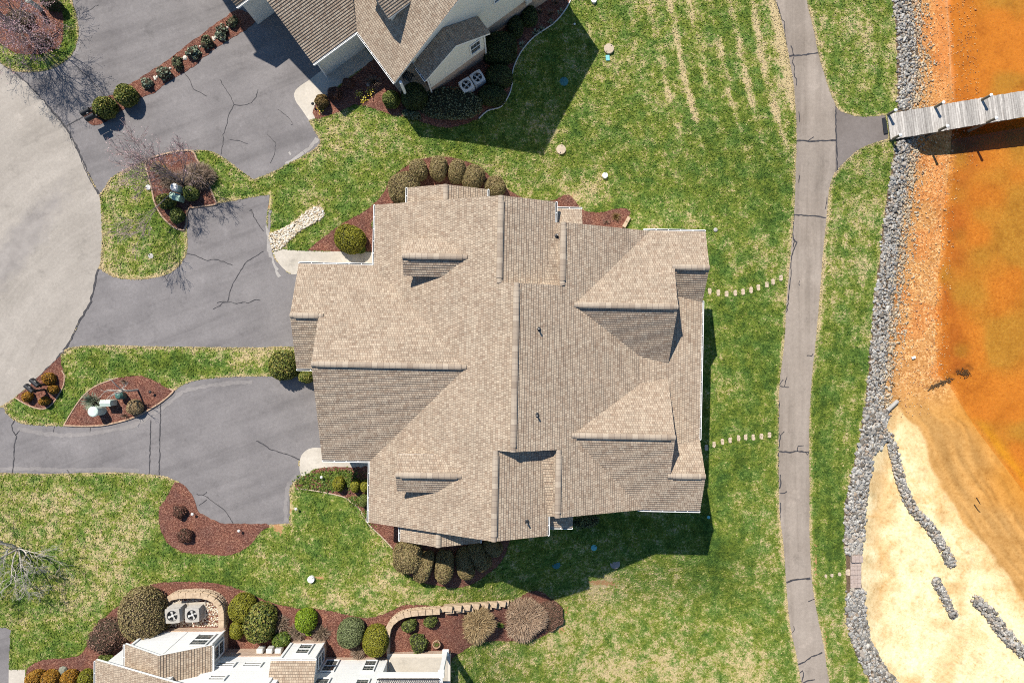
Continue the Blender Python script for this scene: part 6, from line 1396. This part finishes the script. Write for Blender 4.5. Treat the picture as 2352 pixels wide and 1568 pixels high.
        m = MB(); cp = MB(); nb = int(d[-1]/blk)
        for i in range(nb):
            for r_ in range(rows):
                x = (i+.5+(.5 if r_ % 2 else 0))*blk
                if x > d[-1]: continue
                zt = top(x/d[-1])
                p = at(x); a = at(x-.1); b = at(x+.1); g = G(*p); ang = math.atan2(-(b[1]-a[1]), b[0]-a[0]); z = g.z-.06+(r_+.5)*rh
                if z+rh*.5 > g.z+zt+.02: continue
                m.box(Vector((g.x, g.y, z)), (blk*.975, w*(1-.04*r_), rh*.97), ang+random.gauss(0, .015), 0, .02)
        m.build('blocks', MAT['block'], t)
        for i in range(nb):
            x = (i+.5)*blk; p = at(x); a = at(x-.1); b = at(x+.1); g = G(*p); ang = math.atan2(-(b[1]-a[1]), b[0]-a[0]); zt = top(x/d[-1]); k = max(1, int((zt+.06)/rh)); z = g.z-.06+k*rh+.045
            cp.box(Vector((g.x, g.y, z)), (blk*.985, w*1.08, .085), ang, 0, .015)
        cp.build('cap_stones', MAT['block'], t)
    block_wall('retaining_wall', [(384, 1400), (388, 1380), (398, 1367), (414, 1359), (445, 1356), (478, 1357), (503, 1366), (518, 1384), (521, 1408), (520, 1438)], .30, lambda t: .25+.55*sstep(.1, .3, t), 'curved tan block wall around the two grey air conditioners')
    block_wall('retaining_wall', [(893, 1452), (897, 1432), (907, 1418), (925, 1406), (950, 1400), (985, 1397), (1022, 1395)], .30, lambda t: .55, 'long tan block wall with stepped top, curving along the walled bed')
    w0 = [o for o in bpy.data.objects if o.get('label', '').startswith('long tan block wall')][0]
    line = [(1020 + 4.0*k, 1391.5-.062*4.0*k) for k in range(38)]; m = MB(); cp = MB()
    for k in range(0, 36, 5):
        a, b = G(*line[k]), G(*line[k+5] if k+5 < 38 else line[-1]); c = (a+b)/2; z = .42*(1-k/42); ang = math.atan2(b.y-a.y, b.x-a.x)
        m.box(Vector((c.x, c.y, c.z+z/2-.08)), ((b-a).length*1.0, .30, z+.16), ang, 0, .012)
        cp.box(Vector((c.x, c.y, c.z+z+.04)), ((b-a).length*.985, .34, .08), ang, 0, .012)
    m.build('blocks', MAT['block'], w0); cp.build('cap_stones', MAT['block'], w0)
    for i, u in enumerate((1034, 1057, 1078, 1099, 1120, 1140)):
        c = G(u, 1391.5-.062*(u-1020)+9); z = .36-.055*i; m = MB(); m.box(Vector((c.x, c.y, c.z+z/2-.04)), (.52, .22, z+.08), .06, 0, .015); m.build('stepped_block', MAT['block'], w0)
    m = MB(); a, b = G(893, 1452), G(893, 1498); m.box((a+b)/2+Vector((0, 0, .08)), (.2, (a-b).length, .22), 0, 0, .02); m.build('kerb_stones', MAT['block'], w0)
    c = G(1438, 510); t = empty('edging_blocks', c, 'two tan edging blocks at the tip of the upper mulch bed', 'blocks')
    for (u, v) in ((1441.5, 505), (1435, 517)):
        c = G(u, v); m = MB(); m.box(c+Vector((0, 0, .1)), (.22, .36, .24), -.5, 0, .02); m.build('block', MAT['block'], t)
    # edging of beds
    def edging(line, lb, mat='edging', w=.09, h=.09, L=.24, name='bed_edging'):
        line = cr(line, closed=False); m = MB(); acc = 0
        for i in range(len(line)-1):
            a, b = G(*line[i]), G(*line[i+1]); l = (b-a).length; k = max(1, int(l/L))
            for j in range(k):
                p = a+(b-a)*((j+.5)/k); m.box(p+Vector((0, 0, h/2-.02)), (l/k*1.02, w, h*random.uniform(.85, 1.1)), math.atan2(b.y-a.y, b.x-a.x)+random.gauss(0, .03), 0, .012)
        tag(m.build(name, MAT[mat], loc=G(*line[0])), lb, 'bed edging')
    edging([(435, 478), (430, 488), (429, 518), (423, 529), (400, 522), (375, 499), (357, 467), (350, 434), (342, 404), (339, 370), (390, 352), (440, 347), (452, 364), (467, 392), (480, 424), (495, 459), (499, 469), (468, 474), (436, 478)], 'clay brick edging round the island bed', h=.12)
    edging([(147, 977), (175, 931), (200, 901), (225, 884), (262, 870), (272, 867)], 'dark clay edging on the upper left of the leaf shaped bed', w=.07); edging([(390, 892), (400, 897), (375, 920), (337, 944), (300, 961), (240, 975.5), (187, 978), (147, 976)], 'clay edging along the driveway side of the leaf shaped bed', h=.12)
    edging([(35, 912), (57, 926), (82, 936), (105, 938), (122, 926), (137, 904), (147, 884), (149, 861), (143, 850)], 'clay edging round the mailbox bed', w=.07)
    edging([(1100, 273), (1120, 255), (1150, 246), (1168, 221), (1176, 195), (1178, 162), (1191, 130), (1208, 105), (1231, 82), (1271, 55), (1296, 27), (1311, 0), (1322, -30)], 'white edging line curving round the shaded bed', 'metal_light', .07, .1)
    edging([(680, 1121), (728, 1127), (788, 1140), (808, 1154), (826, 1168), (845, 1201), (876, 1231), (902, 1258)], 'thin pale edging below the lower garage corner bed', 'paver', .06, .08)
    # stone steps in the bank
    t0 = G(1964, 1310); t = empty('stone_steps', t0, 'pinkish stone slab steps set into the stone bank', 'steps')
    for (u0, u1, v0, v1, dz) in [(1951, 1977, 1273, 1288, .32), (1951, 1976, 1288, 1318, .16), (1952, 1977, 1318, 1349, .10)]:
        nx, ny = 3, max(1, int((v1-v0)/9)); a = G(1955, (v0+v1)/2); m = MB()
        for i in range(nx):
            for j in range(ny):
                p0, p1 = P(u0+(u1-u0)*i/nx, v0+(v1-v0)*j/ny, a.z), P(u0+(u1-u0)*(i+1)/nx, v0+(v1-v0)*(j+1)/ny, a.z); c = (p0+p1)/2; m.box(Vector((c.x, c.y, a.z+dz/2-.25)), (abs(p1.x-p0.x)*.985, abs(p1.y-p0.y)*.985, dz+.5+random.uniform(-.01, .01)), 0, 0, .02)
        m.build('slab', MAT['slab_stone'], t)
    # drain pipe, white block, sticks
    a, b = G(2037, 943, .12), G(2061, 921, .14); m = MB(); m.tube([a, b], .13, 14, 0, False); m.tube([b-(b-a)*.2, b+(b-a)*.001], .105, 12, 1); tag(m.build('drain_pipe', [MAT['metal_grey'], MAT['dark_gap']], loc=a), 'grey drain pipe sticking out of the stone bank', 'pipe')
    c = G(2097, 821); m = MB(); m.box(c+Vector((0, 0, .07)), (.24, .16, .16), .3, 0, .03); tag(m.build('foam_block', MAT['white'], loc=c), 'small white block lying on the pebble shore', 'debris')
    for pts, lb in (([(2048, 878), (2053, 884), (2056, 887)], 'dark stick lying beside the stone bank above the drain pipe'), ([(2060, 923), (2064, 916), (2068, 914)], 'thin stick at the mouth of the drain pipe'), ([(2238, 1158), (2246, 1170), (2252, 1176)], 'twig on the wet clay near the lower right'), ([(2243, 1142), (2248, 1150), (2252, 1157)], 'second twig on the wet clay just above the first')):
        m = MB(); m.tube([G(u, v, .04) for u, v in pts], [.03, .025, .012], 6); tag(m.build('stick', MAT['wood_log'], loc=G(*pts[0])), lb, 'stick')
    m = MB(); m.tube([G(u, v, .05) for u, v in ((2131, 897), (2141, 889), (2152, 882), (2166, 876), (2180, 871), (2188, 868))], [.03, .04, .035, .03, .02, .01], 7)
    for a, b in (((2148, 884), (2156, 890)), ((2160, 878), (2168, 886)), ((2172, 874), (2184, 881))): m.tube([G(*a, .05), G(*b, .06)], [.03, .01], 5)
    for _ in range(170):
        t_ = random.random(); u, v = (2140+48*t_+random.gauss(0, 4), 890-20*t_+random.gauss(0, 3)) if random.random() < .5 else (2208+random.gauss(0, 5)+14*random.random(), 859-5*random.random()+random.gauss(0, 4.5))
        c = G(u, v, .05); a = random.uniform(0, 6.28); m.add([c+Vector((math.cos(a+k)*.05, math.sin(a+k)*.035, .008*k)) for k in (0, 1.6, 3.1, 4.7)], [(0, 1, 2, 3)])
    tag(m.build('fallen_branch', MAT['wood_log'], loc=G(2150, 883)), 'dark sunken branch with leaf litter at the edge of the orange water', 'branch')
    # boardwalk
    z = T(2036, 292)+.12
    A0, A1 = P(2038, 262, z), P(2046, 321, z); ang = math.atan2(-(1085-1285)/4*-1, 0) if False else None
    far0, far1 = P(2038+330, 262-56.5, z), P(2046+330, 321-52, z)
    t = empty('boardwalk', (A0+A1)/2, 'weathered grey plank boardwalk with posts running out over the lake', 'boardwalk')
    d0 = (far0-A0).normalized(); n_ = int(14.0/.142); m = MB(); wdt = (A1-A0); 
    for i in range(n_):
        p = A0+d0*(i*.142); q = p+wdt; e = d0*.134; j = random.uniform(-.012, .012); z0 = random.uniform(-.004, .004); side = wdt.normalized()*random.uniform(-.015, .015)
        vs = [p+side+Vector((0, 0, z0-.04)), p+side+e+Vector((0, 0, z0-.04)), q+side+e+Vector((0, 0, z0-.04)), q+side+Vector((0, 0, z0-.04))]; vs += [v+Vector((0, 0, .04)) for v in vs]
        m.add(vs, [(3, 2, 1, 0), (4, 5, 6, 7), (0, 1, 5, 4), (1, 2, 6, 5), (2, 3, 7, 6), (3, 0, 4, 7)])
    m.build('deck', MAT['boards'], t)
    for f in (.03, .97):
        a = A0+wdt*f+Vector((0, 0, -.17)); b = a+d0*14; s_ = wdt.normalized()*.03; m = MB(); vs = [a-s_-Vector((0, 0, .11)), b-s_-Vector((0, 0, .11)), b+s_-Vector((0, 0, .11)), a+s_-Vector((0, 0, .11))]; vs += [v+Vector((0, 0, .22)) for v in vs]
        m.add(vs, [(3, 2, 1, 0), (4, 5, 6, 7), (0, 1, 5, 4), (1, 2, 6, 5), (2, 3, 7, 6), (3, 0, 4, 7)]); m.build('stringer', MAT['post_wood'], t)
    for (x, y) in [(1105, 1053), (1535, 985), (1965, 918), (1148, 1277), (1572, 1197), (2012, 1125)]:
        c = P(1764+x/4, y/4, z); m = MB(); m.tube([Vector((c.x, c.y, ground_z(c.x, c.y)-.3)), Vector((c.x, c.y, z+.84))], .085, 12); po = m.build('post', MAT['post_wood'], t)
        m = MB(); m.lathe((c.x, c.y, z+.83), [(.105, 0), (.105, .03), (.06, .075), (.005, .09)], 14); m.build('post_cap', MAT['white'], po)
    c0 = (A0+A1)/2-d0*.35
    m = MB(); m.add([P(2025, 266, z-.06), P(2036, 264, z-.06), P(2042, 301, z-.06), P(2029, 303, z-.06)], [(0, 1, 2, 3)]) if False else m.box(Vector((c0.x+.12, c0.y+.15, ground_z(c0.x, c0.y)+.05)), (.26, 1.0, .05), .15)
    m.build('threshold_mat', MAT['metal_dark'], t)
things()
# ------------------------------------------------------------------ camera and light
cam = bpy.data.cameras.new('camera'); co = bpy.data.objects.new('camera', cam); COL.objects.link(co)
co.location = (0, 0, CH); co.rotation_euler = (0, 0, 0); cam.sensor_width = 36; cam.lens = 36*CH/(2352*S); cam.clip_end = 3000; cam.clip_start = .5
SC.camera = co
EL, PH = R(52.3), R(27.5)
sd = Vector((-math.sin(PH)*math.cos(EL), math.cos(PH)*math.cos(EL), math.sin(EL)))
sl = bpy.data.lights.new('sun', 'SUN'); so = bpy.data.objects.new('sun', sl); COL.objects.link(so)
sl.energy = 4.6; sl.angle = R(.53); sl.color = (1.0, .95, .865); so.rotation_euler = sd.to_track_quat('Z', 'Y').to_euler(); so.location = (0, 0, 60)
w = bpy.data.worlds.new('World'); SC.world = w; w.use_nodes = True; t = w.node_tree
sky = t.nodes.new('ShaderNodeTexSky'); sky.sky_type = 'NISHITA'; sky.sun_disc = False; sky.sun_elevation = EL; sky.sun_rotation = -PH; sky.air_density = 1.2; sky.dust_density = .1; sky.ozone_density = 3.0
mxs = t.nodes.new('ShaderNodeMix'); mxs.data_type = 'RGBA'; mxs.blend_type = 'MULTIPLY'; mxs.inputs['Factor'].default_value = 1; mxs.inputs[7].default_value = (.80, .98, 1.12, 1)
t.links.new(sky.outputs[0], mxs.inputs[6]); t.links.new(mxs.outputs[2], t.nodes['Background'].inputs[0]); t.nodes['Background'].inputs[1].default_value = .072
SC.cycles.use_denoising = False; SC.cycles.filter_width = 1.0
SC.view_settings.view_transform = 'Standard'; SC.view_settings.look = 'None'; SC.view_settings.gamma = 1; SC.view_settings.exposure = .55
